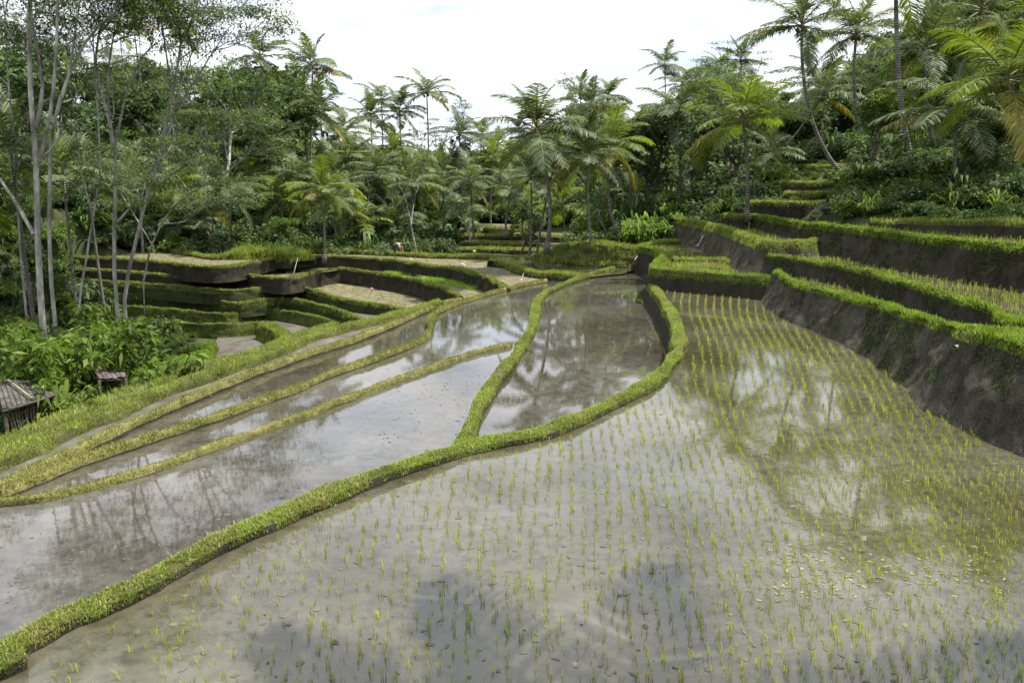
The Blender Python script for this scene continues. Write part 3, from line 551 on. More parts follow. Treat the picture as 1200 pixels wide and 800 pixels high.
field('bare_field', np.vstack([px([(510, 311.5), (540, 314), (560, 320), (585, 330), (596, 338)], -.75)[:, :2], [P(640, 327, -.75)[:2], P(690, 323, -.75)[:2], P(640, 316, -.75)[:2], P(590, 306, -.75)[:2]]]), -.76, 'stubble', 'pale green stubble plot below the pond bank')
field('bare_field', np.vstack([t4[:, :2], t5[::-1][:, :2] + [0, 1.0]]), -1.52, 'stubble', 'stubble field round the nursery bed')
field('bare_field', np.vstack([t3[:, :2], [[-1, 42]], t4[::-1][:, :2] + [0, 1.0]]), -2.42, 'stubble', 'straw-strewn field with a pink rag on a stick')
field('bare_field', np.vstack([t2[:, :2], [[-3, 40]], t3[::-1][:, :2] + [0, 1.0]]), -2.95, 'mud', 'dark wet ledge midway down the amphitheatre')
field('bare_field', np.vstack([t1[:, :2], [[-5, 40]], t2[::-1][:, :2] + [0, 1.0]]), -3.5, 'mud', 'dark wet ledge third above the little pond')
field('bare_field', np.vstack([t0[:, :2], [[-6, 38]], t1[::-1][:, :2] + [0, 1.0]]), -4.05, 'mud', 'dark wet ledge just above the little pond')
field('pond', np.vstack([px([(256, 393), (318, 390), (352, 400), (352, 445), (235, 445)], -4.7)[:, :2]]), -4.68, 'mud', 'little mud-brown pond at the bottom of the amphitheatre')

# ------------------------------------------------------------------ point in polygon, rice
def inpoly(q, poly):
    x, y = q[:, 0], q[:, 1]; r = np.zeros(len(q), bool); n = len(poly); j = n - 1
    for i in range(n):
        xi, yi = poly[i]; xj, yj = poly[j]
        cnd = ((yi > y) != (yj > y)) & (x < (xj - xi) * (y - yi) / (yj - yi + 1e-12) + xi); r ^= cnd; j = i
    return r
def project(q):
    rel = q - np.array(CAM); dep = rel[:, 1] * cp - rel[:, 2] * sp_; up = rel[:, 1] * sp_ + rel[:, 2] * cp
    return 600 + 1000 * rel[:, 0] / dep, 400 - 1000 * up / dep
def seedling_mesh(seed, h=.108, nb=6, w=.0054):
    r = np.random.default_rng(seed); pos = np.zeros((nb, 3)); pos[:, :2] = r.normal(0, .012, (nb, 2))
    v, f3, f4 = blades(pos, h, w, .55, seed, 2); return v, f3, f4
SEEDV = [seedling_mesh(200 + i) for i in range(5)]
SEEDM = [mesh_np('rice_seedling', v, [f3, f4], M['rice']) for v, f3, f4 in SEEDV]
def joined_seedlings(name, pts, label, h=1.0, mat='rice', seed=0, wide=1.0):
    r = np.random.default_rng(seed); mbx = MB()
    which = r.integers(0, 5, len(pts))
    for k in range(5):
        q = pts[which == k]; v, f3, f4 = SEEDV[k]; n = len(q)
        if not n: continue
        a = r.uniform(0, 2 * pi, n); s = h * r.uniform(.55, 1.4, n)
        R = np.stack([np.stack([np.cos(a), -np.sin(a), 0 * a], -1), np.stack([np.sin(a), np.cos(a), 0 * a], -1), np.stack([0 * a, 0 * a, 1 + 0 * a], -1)], 1)
        vv = np.einsum('nij,kj->nki', R, v * [wide, wide, 1]) * s[:, None, None] + q[:, None]
        off = (np.arange(n) * len(v))[:, None, None]
        mbx.add(vv.reshape(-1, 3), (f3[None] + off).reshape(-1, 3), (f4[None] + off).reshape(-1, 4))
    o = mbx.build(name, M[mat]); tag(o, label, None, None, 'stuff'); return o
# foreground paddy: rows fan out gently from the near bank
poly0 = np.vstack([b0[1:, :2], [[8.6, 35], [9.1, 31.5], [8.7, 26.4], [9.0, 22], [8.9, 17], [8.2, 14], [8.4, 12], [9.6, 6], [10, 3], [-12, 3]]])
pts = []
for i in range(-115, 102):
    y = 6.0 + random.random() * .2
    while y < 36:
        x = i * .148 * (y + 13) / 22 + .0012 * (y - 8) ** 2 + .07 * sin(y * .5 + i * .12)
        pts.append((x + random.gauss(0, .018), y + random.gauss(0, .025), -.01)); y += .088
pts = np.array(pts); pts = pts[inpoly(pts[:, :2], poly0)]
# keep away from the bund's foot
bs = spline(b0[:, :2], .3)
dmin = np.min(((pts[:, None, :2] - bs[None]) ** 2).sum(-1), axis=1); pts = pts[dmin > .42 ** 2]
pts = pts[rng.random(len(pts)) > np.interp(pts[:, 0] / pts[:, 1], [-.6, .1, .35], [.55, .45, .08])]
u, v = project(pts); vis = (u > 5) & (u < 1195) & (v > 200) & (v < 796)
order = np.argsort(pts[:, 1] + 1e3 * (~vis))
for k, i in enumerate(order[:300]):
    o = link('rice_seedling', SEEDM[k % 5], None, tuple(pts[i]), (0, 0, random.uniform(0, 6.28)), random.uniform(.75, 1.25))
    tag(o, 'young rice seedling standing in the near shallows of the foreground paddy', 'seedling', 'rice seedlings in the near shallows of the foreground paddy')
joined_seedlings('rice_seedlings', pts[order[300:]], 'rows of young rice across the foreground paddy', 0.95, seed=3, wide=1.15)
def rows_in(poly, z, ang, a=.26, b=.24, drop=.06, jit=.03):
    poly = np.asarray(poly)[:, :2]; lo, hi = poly.min(0), poly.max(0); cx = (lo + hi) / 2; rad = np.linalg.norm(hi - lo) / 2
    g = np.arange(-rad, rad, a); k = np.arange(-rad, rad, b); gx, gy = np.meshgrid(g, k); q = np.stack([gx.ravel(), gy.ravel()], 1)
    q += rng.normal(0, jit, q.shape); R = np.array([[cos(ang), -sin(ang)], [sin(ang), cos(ang)]]); q = q @ R.T + cx
    q = q[inpoly(q, poly)]; q = q[rng.random(len(q)) > drop]; return np.hstack([q, np.full((len(q), 1), z - .01)])
def inset(rim, bx, by): return rim + np.array([bx, by])
joined_seedlings('rice_seedlings', rows_in(np.vstack([r1x[1:11] + [.45, .3], l2x[3:11][::-1] + [-.35, -.3]]), ZL1, .15), 'young rice on the first right-hand terrace', 1.25, seed=5)
joined_seedlings('rice_seedlings', rows_in(np.vstack([l2x[2:13] + [.45, .2], l3x[3:10][::-1] + [-.6, -.1]]), ZL2, .1), 'young rice on the second right-hand terrace', 1.3, seed=6)
joined_seedlings('rice_seedlings', rows_in(np.vstack([l3x[3:10] + [.5, .3], l4x[1:5][::-1] + [-.2, -.8]]), ZL3, .1), 'young rice on the third right-hand terrace', 1.3, seed=7)
joined_seedlings('rice_seedlings', rows_in(np.vstack([qb[2:13, :2] + [.25, .2], [[10.5, 34], [9.8, 40], [9, 48]]]), ZQ, .1), 'young rice in the small plot at the paddy end', 1.3, seed=8)
joined_seedlings('rice_seedlings', rows_in(np.vstack([mb[2:7, :2] + [.4, 0], mb[7:8, :2] + [0, .4], [[12.6, 42], [12.3, 48]]]), ZM, .1), 'young rice behind the runnelled bank', 1.4, seed=9)
# straw tufts on the bare fields
for q_, z_, lab in ((np.vstack([t5[:, :2] + [0, .4], bk[::-1][2:, :2] - [0, .4]]), -.8, 'straw tufts on the topmost bare field'), (np.vstack([t4[:, :2] + [0, .4], t5[::-1][:, :2] - [0, .5]]), -1.52, 'straw tufts on the nursery terrace'),
                    (np.vstack([t3[:, :2] + [0, .4], t4[::-1][:, :2] - [0, .6]]), -2.42, 'straw tufts on the terrace below the nursery bed'), (np.vstack([b4[:, :2], g1[::-1][:, :2]]), ZP5, 'weed tufts in the grey mud strip')):
    joined_seedlings('straw_tufts', rows_in(q_, z_, .4, .30, .34, .35, .12), lab, 1.0, 'grass_dry', 21, 2.2)
# bright nursery beds
nb1 = px([(447, 319.3), (470, 316.5), (494, 320.5), (483, 323), (465, 321.5)], -1.5)
nb2 = px([(487, 324), (510, 322.5), (535, 328), (565, 338), (553, 340), (525, 334), (503, 330)], -1.5)
for q in (nb1, nb2):
    lab = ['small', 'long'][q is nb2] + ' dense bright green rice nursery bed on the left terraces'
    joined_seedlings('rice_nursery', rows_in(q, -1.5, .3, .11, .11, 0, .04), lab, 1.5, 'nursery', 11, 2.0)

# ------------------------------------------------------------------ palms
FR = {}
def frond_mesh(elev, var, mat, pairs=58, L=3.6):
    key = (elev, var, mat, pairs)
    if key in FR: return FR[key]
    r = np.random.default_rng(abs(hash((elev, var, pairs))) % 99991)
    n = 22; s = np.linspace(0, 1, n); droop = radians(r.uniform(42, 80) if elev > 20 else r.uniform(25, 55))
    if elev >= 75: droop = radians(r.uniform(18, 45))
    yawc = r.uniform(-.25, .25)
    ang = radians(elev) - droop * s ** 1.5
    dl = L / (n - 1); pts = np.zeros((n, 3)); yaw = yawc * s ** 1.5
    for i in range(1, n): pts[i] = pts[i - 1] + dl * np.array([cos(ang[i]) * cos(yaw[i]), cos(ang[i]) * sin(yaw[i]), sin(ang[i])])
    mb_ = MB(); mb_.tube(pts, np.linspace(.045, .006, n), 4, 1)
    T = np.gradient(pts, axis=0); T /= np.linalg.norm(T, axis=1)[:, None]
    V, F4, F3 = [], [], []; k = 0
    dead = mat == 'palm_old'
    for i in range(pairs):
        u = .14 + .86 * (i + .5) / pairs; x = u * (n - 1); a = min(int(x), n - 2); f = x - a
        p = pts[a] * (1 - f) + pts[a + 1] * f; t = T[a] * (1 - f) + T[a + 1] * f
        side = unit(np.cross(t, [0, 0, 1])) if abs(t[2]) < .97 else np.array([0, 1.0, 0]); up = np.cross(side, t)
        ll = .29 * L * (max(.05, sin(pi * (.18 + .76 * u)))) ** .7 * r.uniform(.85, 1.1)
        sweep = .25 + .6 * u + max(0, (elev - 40) / 40) * 1.1; g = .62 if not dead else 1.1
        for sg in (-1, 1):
            if r.random() < .04: continue
            dv_ = unit(side * sg + t * sweep + up * r.uniform(.15, .45) - np.array([0, 0, g * r.uniform(.3, .8)]))
            d2 = unit(dv_ - np.array([0, 0, g * r.uniform(.5, 1.1)]))
            w = unit(np.cross(dv_, up) + r.normal(0, .25, 3)) * .029 * (1.45 if pairs < 45 else 1)
            m1 = p + dv_ * ll * .5; tip = m1 + d2 * ll * .5
            V += [p - w * .6, p + w * .6, m1 + w, m1 - w, tip]; F4.append([k, k + 1, k + 2, k + 3]); F3.append([k + 3, k + 2, k + 4]); k += 5
    mb_.add(np.array(V), F3, F4, 0)
    FR[key] = mb_.mesh('frond', [M[mat], M['rachis']]); return FR[key]
def blob_mesh(name, n, rad, mat, seed, spread):
    r = np.random.default_rng(seed); mb_ = MB()
    for _ in range(n):
        cpt = r.normal(0, spread, 3); k, m_ = 6, 5; th = np.linspace(0, 2 * pi, k, endpoint=False); ph = np.linspace(.25, pi - .25, m_)
        V = np.array([[sin(p) * cos(t), sin(p) * sin(t), cos(p) * 1.15] for p in ph for t in th]) * rad + cpt
        F = [[i * k + j, i * k + (j + 1) % k, (i + 1) * k + (j + 1) % k, (i + 1) * k + j] for i in range(m_ - 1) for j in range(k)]
        mb_.add(V, None, F)
        mb_.add(np.vstack([V[:k], cpt + [0, 0, rad * 1.15]]), [[j, (j + 1) % k, k] for j in range(k)]); mb_.add(np.vstack([V[-k:], cpt - [0, 0, rad * 1.15]]), [[(j + 1) % k, j, k] for j in range(k)])
    return mb_.mesh(name, M[mat], True)
NUTS = [blob_mesh('coconut', 1, .13, 'coconut', 300 + i, .0) for i in range(3)]
ELEVS = [82, 66, 48, 28, 8, -14, -38]
PALMS = []
def palm(base, crown, label, bend=(0, 0), L=3.4, nf=22, mat='palm', r0=.15, old=1, group=None, nuts=2, pairs=58, name='coconut_palm', spear=1.0):
    base = np.asarray(base, float); crown = np.asarray(crown, float); seed = len(PALMS); r = np.random.default_rng(1000 + seed)
    root = empty(name, base); tag(root, label, 'palm', group); PALMS.append(base)
    rel = crown - base; t = np.linspace(0, 1, 20)[:, None]
    ctl = np.array([rel[0] * .55 + bend[0], rel[1] * .5 + bend[1], rel[2] * .35])
    pts = 2 * (1 - t) * t * ctl + t ** 2 * rel; pts = np.vstack([[0, 0, -.5], pts])
    tt = np.linspace(0, 1, 21); rad = r0 * (1 - .38 * tt) + r0 * .9 * np.exp(-tt * 14); rad *= 1 + .035 * np.sin(np.arange(21) * 2.1)
    rad *= .74; L *= .95; nf = int(nf * .82); mb_ = MB(); mb_.tube(pts, rad, 9); mb_.build('trunk', M['palm_bark'], root, True)
    for i in range(nf):
        q = (i + .5) / nf; e = 88 - 116 * q ** .85 + r.normal(0, 8)
        ec = min(ELEVS, key=lambda z: abs(z - e)); var = int(r.integers(0, 3))
        mm = mat
        if i >= nf - old: mm = 'palm_old' if i % 2 else mat; ec = random.choice([8, -14, -14, -38])
        me = frond_mesh(ec, var, mm, pairs)
        sc = L / 3.6 * (r.uniform(.55, .8) if q < .1 else r.uniform(.85, 1.1))
        link('frond', me, root, tuple(rel + np.array([0, 0, .05 - .25 * q])), (r.normal(0, .08), r.normal(0, .08), i * 2.39996 + r.normal(0, .2)), sc)
    for i in range(nuts * 3):
        a = r.uniform(0, 6.28); link('coconut', NUTS[i % 3], root, tuple(rel + np.array([.24 * cos(a), .24 * sin(a), -.25 - .3 * r.random()])), (0, 0, a))
    return root

# ------------------------------------------------------------------ broadleaf and feathery trees
def leaves(cen, n, rad, size, wid, r, up=.6, droop=0.0):
    """rhombic leaves filling an ellipsoid"""
    p = r.normal(0, 1, (n, 3)); p /= np.linalg.norm(p, axis=1)[:, None]; p *= (r.random(n) ** .42)[:, None]; p = p * np.asarray(rad) + cen
    a = r.uniform(0, 2 * pi, n); el = r.normal(-droop, .45, n)
    d = np.stack([np.cos(a) * np.cos(el), np.sin(a) * np.cos(el), np.sin(el)], 1)
    nn = r.normal(0, 1, (n, 3)) * (1 - up) + np.array([0, 0, up]); s = np.cross(d, nn); s /= np.linalg.norm(s, axis=1)[:, None] + 1e-9
    l = size * r.uniform(.6, 1.3, n)[:, None]; w = wid * r.uniform(.6, 1.3, n)[:, None]
    V = np.stack([p, p + d * l * .45 + s * w / 2, p + d * l - np.array([0, 0, 1]) * l * .15, p + d * l * .45 - s * w / 2], 1).reshape(-1, 3)
    return V, np.arange(4 * n).reshape(-1, 4)
def grow(mb_, p, d, L, rad, depth, r, tips, spread=.55, up=.25, kids=(2, 3), shrink=.74, wig=.12, k=6):
    n = 5; pts = [p]; dd = d.copy()
    for i in range(n):
        dd = unit(dd + r.normal(0, wig, 3) + np.array([0, 0, up * .12])); pts.append(pts[-1] + dd * L / n)
    mb_.tube(pts, np.linspace(rad, rad * .68, n + 1), k if depth > 1 else 4, 0, False)
    if depth == 0: tips.append(pts[-1]); return
    if depth <= 2: tips.append(pts[3] if r.random() < .5 else pts[-1])
    for _ in range(r.integers(kids[0], kids[1] + 1)):
        ax = r.normal(0, 1, 3); ax = unit(ax - dd * np.dot(ax, dd)); nd = unit(dd + ax * spread * r.uniform(.6, 1.3) + np.array([0, 0, up]))
        grow(mb_, pts[-1 if r.random() < .7 else 4], nd, L * shrink * r.uniform(.8, 1.15), rad * .66, depth - 1, r, tips, spread, up, kids, shrink, wig, k)
def make_tree(kind, seed):
    """returns (trunk mesh, crown mesh), about 10 m tall, base at the origin"""
    r = np.random.default_rng(seed); tm = MB(); tips = []; cm = MB()
    if kind == 'feathery':
        for st in range(r.integers(1, 3)):
            grow(tm, np.array([0, 0, -.4]), unit(np.array([r.normal(0, .14), r.normal(0, .14), 1])), 4.2, .15, 4, r, tips, .60, .16, (2, 2), .70, .10)
        for p in tips:
            if p[2] < 3.2: continue
            v, f = leaves(p + r.normal(0, .2, 3), int(r.integers(70, 130)), (r.uniform(.7, 1.25), r.uniform(.7, 1.25), .20), .24, .09, r, .85); cm.add(v, None, f)
        return tm.mesh('trunk', M['bark_pale'], True), cm.mesh('crown', M['tree2'])
    if kind == 'sparse':
        grow(tm, np.array([0, 0, -.4]), np.array([.03, 0, 1.0]), 4.5, .11, 4, r, tips, .55, .30, (2, 2), .66, .10)
        for p in tips:
            v, f = leaves(p, int(r.integers(25, 60)), (.8, .8, .14), .26, .10, r, .85); cm.add(v, None, f)
        return tm.mesh('trunk', M['bark_pale'], True), cm.mesh('crown', M['tree3'])
    grow(tm, np.array([0, 0, -.4]), np.array([r.normal(0, .06), 0, 1.0]), 3.0, .19, 3, r, tips, .75, .22, (3, 4), .74, .14)
    for p in tips:
        if r.random() < .12: continue
        v, f = leaves(p, int(r.integers(60, 110)), (r.uniform(.7, 1.2), r.uniform(.7, 1.2), r.uniform(.4, .75)), .36, .20, r, .55, .25); cm.add(v, None, f)
    return tm.mesh('trunk', M['bark_dark'], True), cm.mesh('crown', M[{'dense': 'tree1', 'bluish': 'tree3', 'bright': 'bush'}[kind]])
TV = {k: [make_tree(k, 500 + 37 * i + 7 * len(k)) for i in range(n)] for k, n in (('dense', 3), ('bluish', 3), ('feathery', 4), ('bright', 2), ('sparse', 2))}
TH = {k: [max(v.co.z for v in cm.vertices) for _, cm in TV[k]] for k in TV}
def tree(kind, base, h, label, group=None, var=None, name=None, cat='tree', wide=1.0):
    i = random.randrange(len(TV[kind])) if var is None else var
    tm, cm = TV[kind][i]; s = h / TH[kind][i]
    root = empty(name or {'feathery': 'feathery_tree', 'sparse': 'slender_tree'}.get(kind, 'broadleaf_tree'), tuple(base), random.uniform(0, 6.28)); root.scale = (s * wide, s * wide, s)
    tag(root, label, cat, group); link('trunk', tm, root); link('crown', cm, root); return root
def top_tree(kind, px_, ytop, dep, label, **k):      # stands on the ground at that distance, its top reaching a given height
    q = D(px_, 210, dep); z0 = terr1(q[0], dep); zt = D(px_, ytop, dep)[2]
    return tree(kind, (q[0], dep, z0 - .1), max(zt - z0, 2.5), label, **k)

# traced feathery trees on the left: pale stems with forks, feathery layered crowns
def traced(stems, dep, label, r0, pads=None, npad=90, crown_r=(1.0, 1.0, .22), fork=3, spread=.6, group=None, seed=0, L0=1.7):
    r = np.random.default_rng(seed + 900); tm = MB(); cm = MB(); tips = []
    base = D(stems[0][0][0], stems[0][0][1], dep); gz = terr1(base[0], base[1]); base[2] = min(base[2], gz)
    root = empty('feathery_tree', tuple(base)); tag(root, label, 'tree', group)
    for si, st in enumerate(stems):
        dd = r.uniform(-1.6, 1.6) if si else 0.0
        pts = np.array([D(a, b, dep + dd * (i / max(1, len(st) - 1))) for i, (a, b) in enumerate(st)]) - base
        if si == 0: pts = np.vstack([[0, 0, -.4], pts[1:] if abs(pts[0][2]) < .6 else pts])
        w0 = r0 * .72 if si == 0 else r0 * .42
        sm = spline(pts, 1.0) if len(pts) > 2 else pts
        tm.tube(sm, np.linspace(w0, w0 * .5, len(sm)), 7, 0, False)
        d = unit(sm[-1] - sm[-2])
        for _ in range(3):
            nd = unit(d + r.normal(0, .35, 3)); grow(tm, sm[-1], nd, L0, w0 * .42, fork - 1, r, tips, spread, .12, (2, 3), .72, .13, 5)
        for _ in range(3):
            i = int(len(sm) * r.uniform(.5, .95)); ax = r.normal(0, 1, 3); ax[2] = abs(ax[2]) * .5
            grow(tm, sm[min(i, len(sm) - 1)], unit(d * .5 + unit(ax)), L0 * .9, w0 * .32, fork - 2, r, tips, spread, .1, (2, 3), .72, .13, 4)
    for p in tips:
        v, f = leaves(p + r.normal(0, .25, 3), int(r.integers(npad * .6, npad * 1.3)), np.array(crown_r) * r.uniform(.7, 1.3), .17, .075, r, .9); cm.add(v, None, f)
    tm.build('trunk', M['bark_pale'], root, True); cm.build('crown', M['tree2'], root); return root
traced([[(50, 380), (45, 300), (42, 190), (36, 110), (34, 20), (40, -60)], [(44, 195), (58, 140), (66, 60), (68, -40)], [(42, 150), (50, 100), (38, 30), (30, -30)], [(40, 275), (20, 240), (0, 210), (-20, 180)]], 33, 'tallest pale-trunked feathery tree with thick grey trunk and long forks', .19, npad=75, seed=1)
traced([[(60, 330), (58, 230), (62, 150), (80, 90), (100, 50), (118, 30)], [(68, 130), (82, 80), (92, 10), (100, -30)]], 34, 'reddish-streaked feathery tree beside the thick grey trunk', .12, npad=80, seed=2)
traced([[(134, 320), (135, 230), (134, 170), (122, 120), (112, 80), (116, 40)], [(135, 170), (148, 110), (165, 70), (178, 55)], [(132, 180), (126, 110), (130, 60), (134, 40)], [(138, 260), (160, 235), (170, 225)]], 38, 'feathery tree with three slim white forks above the leafy bushes', .13, npad=90, seed=3)
traced([[(146, 352), (160, 280), (175, 220), (190, 165), (205, 95), (212, 50)], [(178, 215), (200, 150), (212, 100), (225, 62)], [(172, 235), (200, 205), (225, 190), (250, 165)], [(190, 165), (212, 120), (235, 85), (250, 60)]], 40, 'leaning feathery tree with long pale stem slanting over the terraces', .13, npad=95, seed=4)
traced([[(92, 365), (100, 310), (108, 260), (117, 200), (114, 120), (110, 60)], [(108, 250), (95, 200), (88, 150), (84, 110)]], 36, 'slim crooked feathery tree behind the leafy bushes', .075, npad=80, seed=5)
traced([[(30, 360), (22, 270), (18, 180), (10, 100), (6, 20)], [(20, 200), (32, 150), (40, 90)]], 37, 'thin feathery tree at the dark edge of the left grove', .08, npad=80, seed=6)
traced([[(168, 330), (190, 260), (225, 225), (262, 205), (280, 190)], [(190, 262), (215, 260), (235, 245)], [(180, 290), (150, 240), (140, 225)]], 45, 'low feathery tree stretching sideways over the amphitheatre', .08, npad=85, seed=7, L0=1.4)

# named palms
def gp(px_, py_, dep): return D(px_, py_, dep)
cen = 'palm on the grassy mound'
palm(gp(641, 287, 51), gp(629, 150, 50.5), 'tall tousled palm with ragged windblown fronds and curved foot by the mound', (.9, 0), 4.1, 24, 'palm', .17, 2)
palm(gp(694, 292, 50), gp(690, 180, 50), 'short dark-trunked palm with full pale crown on the grassy mound', (-.2, 0), 3.3, 24, 'palm', .14, 3)
palm(gp(721, 265, 55), gp(716, 168, 55), 'leaning palm with swollen foot behind the grassy mound', (-.6, 0), 3.7, 20, 'palm_young', .15, 3)
palm(gp(620, 301, 58), gp(622, 205, 58), 'straight slim palm with yellowing fronds at the valley terraces', (.2, 0), 2.9, 18, 'palm', .12, 3)
palm(gp(629, 301, 59), gp(652, 185, 59), 'slim palm twin trunk rising beside the yellowing palm', (-.5, 0), 3.0, 20, 'palm', .12, 2)
palm(gp(593, 272, 70), gp(600, 222, 70), 'small curved palm above the valley terraces', (-.4, 0), 3.0, 16, 'palm', .13, 1)
palm(gp(875, 249, 44.5), gp(870, 136, 44), 'stout palm with yellow lower fronds standing on the terrace corner', (.35, 0), 3.5, 24, 'palm_young', .15, 3, nuts=3)
palm(gp(912, 214, 57), gp(903, 178, 57), 'short bent palm with bulging foot behind the terrace corner', (-.4, 0), 2.7, 16, 'palm', .2, 2)
palm(gp(985, 203, 52), gp(940, 28, 52), 'tall curved palm sweeping up from the little stair of terraces', (-1.2, 0), 3.9, 22, 'palm', .17, 1, nuts=3)
palm(gp(1018, 175, 61), gp(1004, 38, 61), 'tall upright palm above the topmost little terrace', (-.9, 0), 4.3, 22, 'palm', .19, 2)
palm(gp(1070, 197, 43), gp(1050, -42, 43), 'very tall grey palm trunk rising from the bushy slope out of view', (-.3, 0), 4.0, 22, 'palm_young', .2, 2)
palm(gp(1102, 188, 48), gp(1085, 55, 48), 'palm with grey ringed trunk behind the tall grey one', (-.5, 0), 4.2, 22, 'palm', .19, 2)
palm(gp(1119, 228, 37), gp(1121, 128, 37), 'short palm with broad shining fronds over the bushy slope', (0, 0), 3.6, 22, 'palm', .13, 1)
palm((19.5, 31, terr1(19.5, 31)), gp(1180, 88, 31), 'sunlit yellow-green palm leaning in at the edge of the bushy slope', (.3, 0), 3.4, 20, 'palm_young', .15, 2)
palm((24, 38, terr1(24, 38)), gp(1215, 20, 38), 'tall palm with bright hanging fronds at the edge of the slope', (.3, 0), 4.0, 20, 'palm_young', .17, 2)
palm((23, 50, terr1(23, 50)), gp(1150, 10, 50), 'dark palm high behind the broad shining one', (.3, 0), 4.0, 20, 'palm', .17, 1)
palm((17, 66, terr1(17, 66)), gp(965, 110, 66), 'dark palm between the two tall curved palms', (.2, 0), 3.6, 18, 'palm', .15, 2)
palm(gp(796, 228, 64), gp(795, 132, 64), 'tall palm with arching fronds beside the sunlit shrubs', (.3, 0), 4.4, 22, 'palm', .17, 2)
palm(gp(380, 300, 57), gp(376, 222, 57), 'young palm with dark trunk on the topmost bare field', (.2, 0), 3.0, 20, 'palm_young', .13, 2)
palm(gp(267, 297, 62), gp(269, 228, 62), 'young palm with pale fronds beside the grass hummock', (.1, 0), 3.1, 20, 'palm', .12, 2)
palm(gp(246, 297, 63), gp(249, 238, 63), 'darker young palm next to the pale-fronded one', (.1, 0), 3.0, 16, 'palm', .11, 2)
palm(gp(331, 272, 70), gp(329, 232, 70), 'short spreading palm behind the round-topped shrub', (.1, 0), 3.3, 18, 'palm_young', .14, 3)
for k, (a, b, e, f, dep, L, lab) in enumerate([
    (297, 190, 305, 66, 84, 3.9, 'high palm breaking the skyline above the left grove'), (353, 195, 366, 78, 80, 4.1, 'bushy-headed palm at the skyline of the left hill'),
    (362, 190, 352, 100, 90, 4.0, 'slightly lower palm behind the bushy-headed one'), (388, 200, 374, 132, 76, 3.8, 'shaggy palm on the slope below the skyline palms'),
    (500, 205, 500, 108, 96, 4.2, 'lone star-shaped palm against the white sky over the gap'), (468, 200, 468, 130, 98, 3.6, 'slim dark-headed palm left of the star-shaped one'),
    (434, 205, 434, 136, 100, 3.8, 'drooping palm at the end of the skyline row'), (446, 205, 447, 118, 103, 3.8, 'upright-crowned palm behind the drooping one'),
    (540, 215, 538, 155, 85, 3.6, 'squat palm crown right of the valley gap'), (715, 190, 713, 112, 118, 4.0, 'distant round-headed palm above the mound palms'),
    (680, 200, 680, 112, 122, 4.0, 'distant palm against the feathery skyline tree'), (779, 180, 779, 74, 116, 4.0, 'small far palm topping the right-hand ridge'),
    (790, 170, 800, 98, 112, 4.0, 'far palm just below the ridge-topping palm'), (868, 150, 868, 70, 118, 3.8, 'far palm behind the terrace corner palm')]):
    q = D(a, 210, dep); palm((q[0], dep, min(terr1(q[0], dep), D(a, b, dep)[2] + 3)), gp(e, f, dep), lab, (.3, 0), L, 18, 'palm', .15, 1, nuts=1, pairs=42)
# stemless young palms and low fronds
lows = [(418, 262, 66), (455, 258, 72), (400, 250, 78), (470, 240, 84), (430, 225, 92), (215, 262, 66), (190, 232, 70), (160, 205, 62), (300, 240, 82), (350, 225, 88), (20, 170, 38), (75, 205, 44), (-20, 230, 36), (110, 215, 50),
        (820, 235, 66), (800, 242, 62), (850, 222, 70), (835, 205, 84), (610, 240, 74), (540, 245, 80), (575, 230, 90), (665, 240, 70), (740, 228, 80), (930, 175, 72), (880, 190, 78), (1010, 150, 74), (1130, 120, 55), (1060, 110, 66), (1180, 150, 44)]
for k, (a, b, dep) in enumerate(lows):
    q = D(a, b, dep); z = terr1(q[0], dep); h = max(q[2] - z, .5)
    left = a < 560
    palm((q[0], dep, z), (q[0] + random.uniform(-.4, .4), dep, z + h), ('low young palm with arching fronds in the undergrowth of the left grove' if left else 'low young palm with arching fronds in the undergrowth of the right-hand slope'), (0, 0), random.uniform(3.0, 4.0), 16, 'palm' if k % 3 else 'palm_young', .14, 1,
         'low young palms of the ' + ('left grove' if left else 'right slope'), 0, 42, 'young_palm')
# palm leaning over the near paddy from the right-hand bank: only its shadow reaches the picture
palm((11.8, 3.6, 1.6), (5.1, 6.9, 9.4), 'leaning palm on the right bank that shades the near water', (1.0, 0), 4.4, 12, 'palm', .2, 0)

# ------------------------------------------------------------------ skyline and hillside trees
SKX = np.array([-300, 0, 60, 150, 240, 268, 300, 400, 430, 480, 520, 565, 600, 640, 700, 760, 790, 850, 885, 940, 1000, 1050, 1120, 1500])
SKY = np.array([-60, -5, 5, 4, 14, 60, 100, 135, 158, 172, 178, 170, 140, 118, 112, 106, 92, 70, 100, 95, 62, 20, -30, -90])
top_tree('feathery', 655, 84, 112, 'umbrella-crowned feathery tree on the skyline above the mound palms', var=0, wide=.9)
top_tree('feathery', 835, 50, 122, 'wide flat-topped feathery tree crowning the right-hand ridge', var=1, wide=1.2)
top_tree('sparse', 530, 112, 100, 'thin see-through tree beside the star-shaped palm', var=0)
top_tree('sparse', 505, 150, 92, 'bare-limbed slender tree in the valley gap', var=1)
top_tree('sparse', 487, 165, 62, 'pale slender trunk rising behind the bare field', var=0)
top_tree('sparse', 548, 232, 70, 'small flat-crowned tree with pale stems by the valley terraces', var=1, wide=1.6)
top_tree('bright', 1030, 100, 47, 'yellow-green young tree between the palm trunks', var=0)
top_tree('bright', 1165, 135, 37, 'yellow-green bush tree on the bushy slope', var=1)
tree('bright', D(342, 297, 60), 2.6, 'small round-topped shrub tree on the topmost bare field', var=1)
KINDW = {'L': ['feathery', 'feathery', 'feathery', 'bluish', 'dense'], 'C': ['bluish', 'feathery', 'bluish', 'feathery'], 'R': ['dense', 'bluish', 'bluish', 'feathery']}
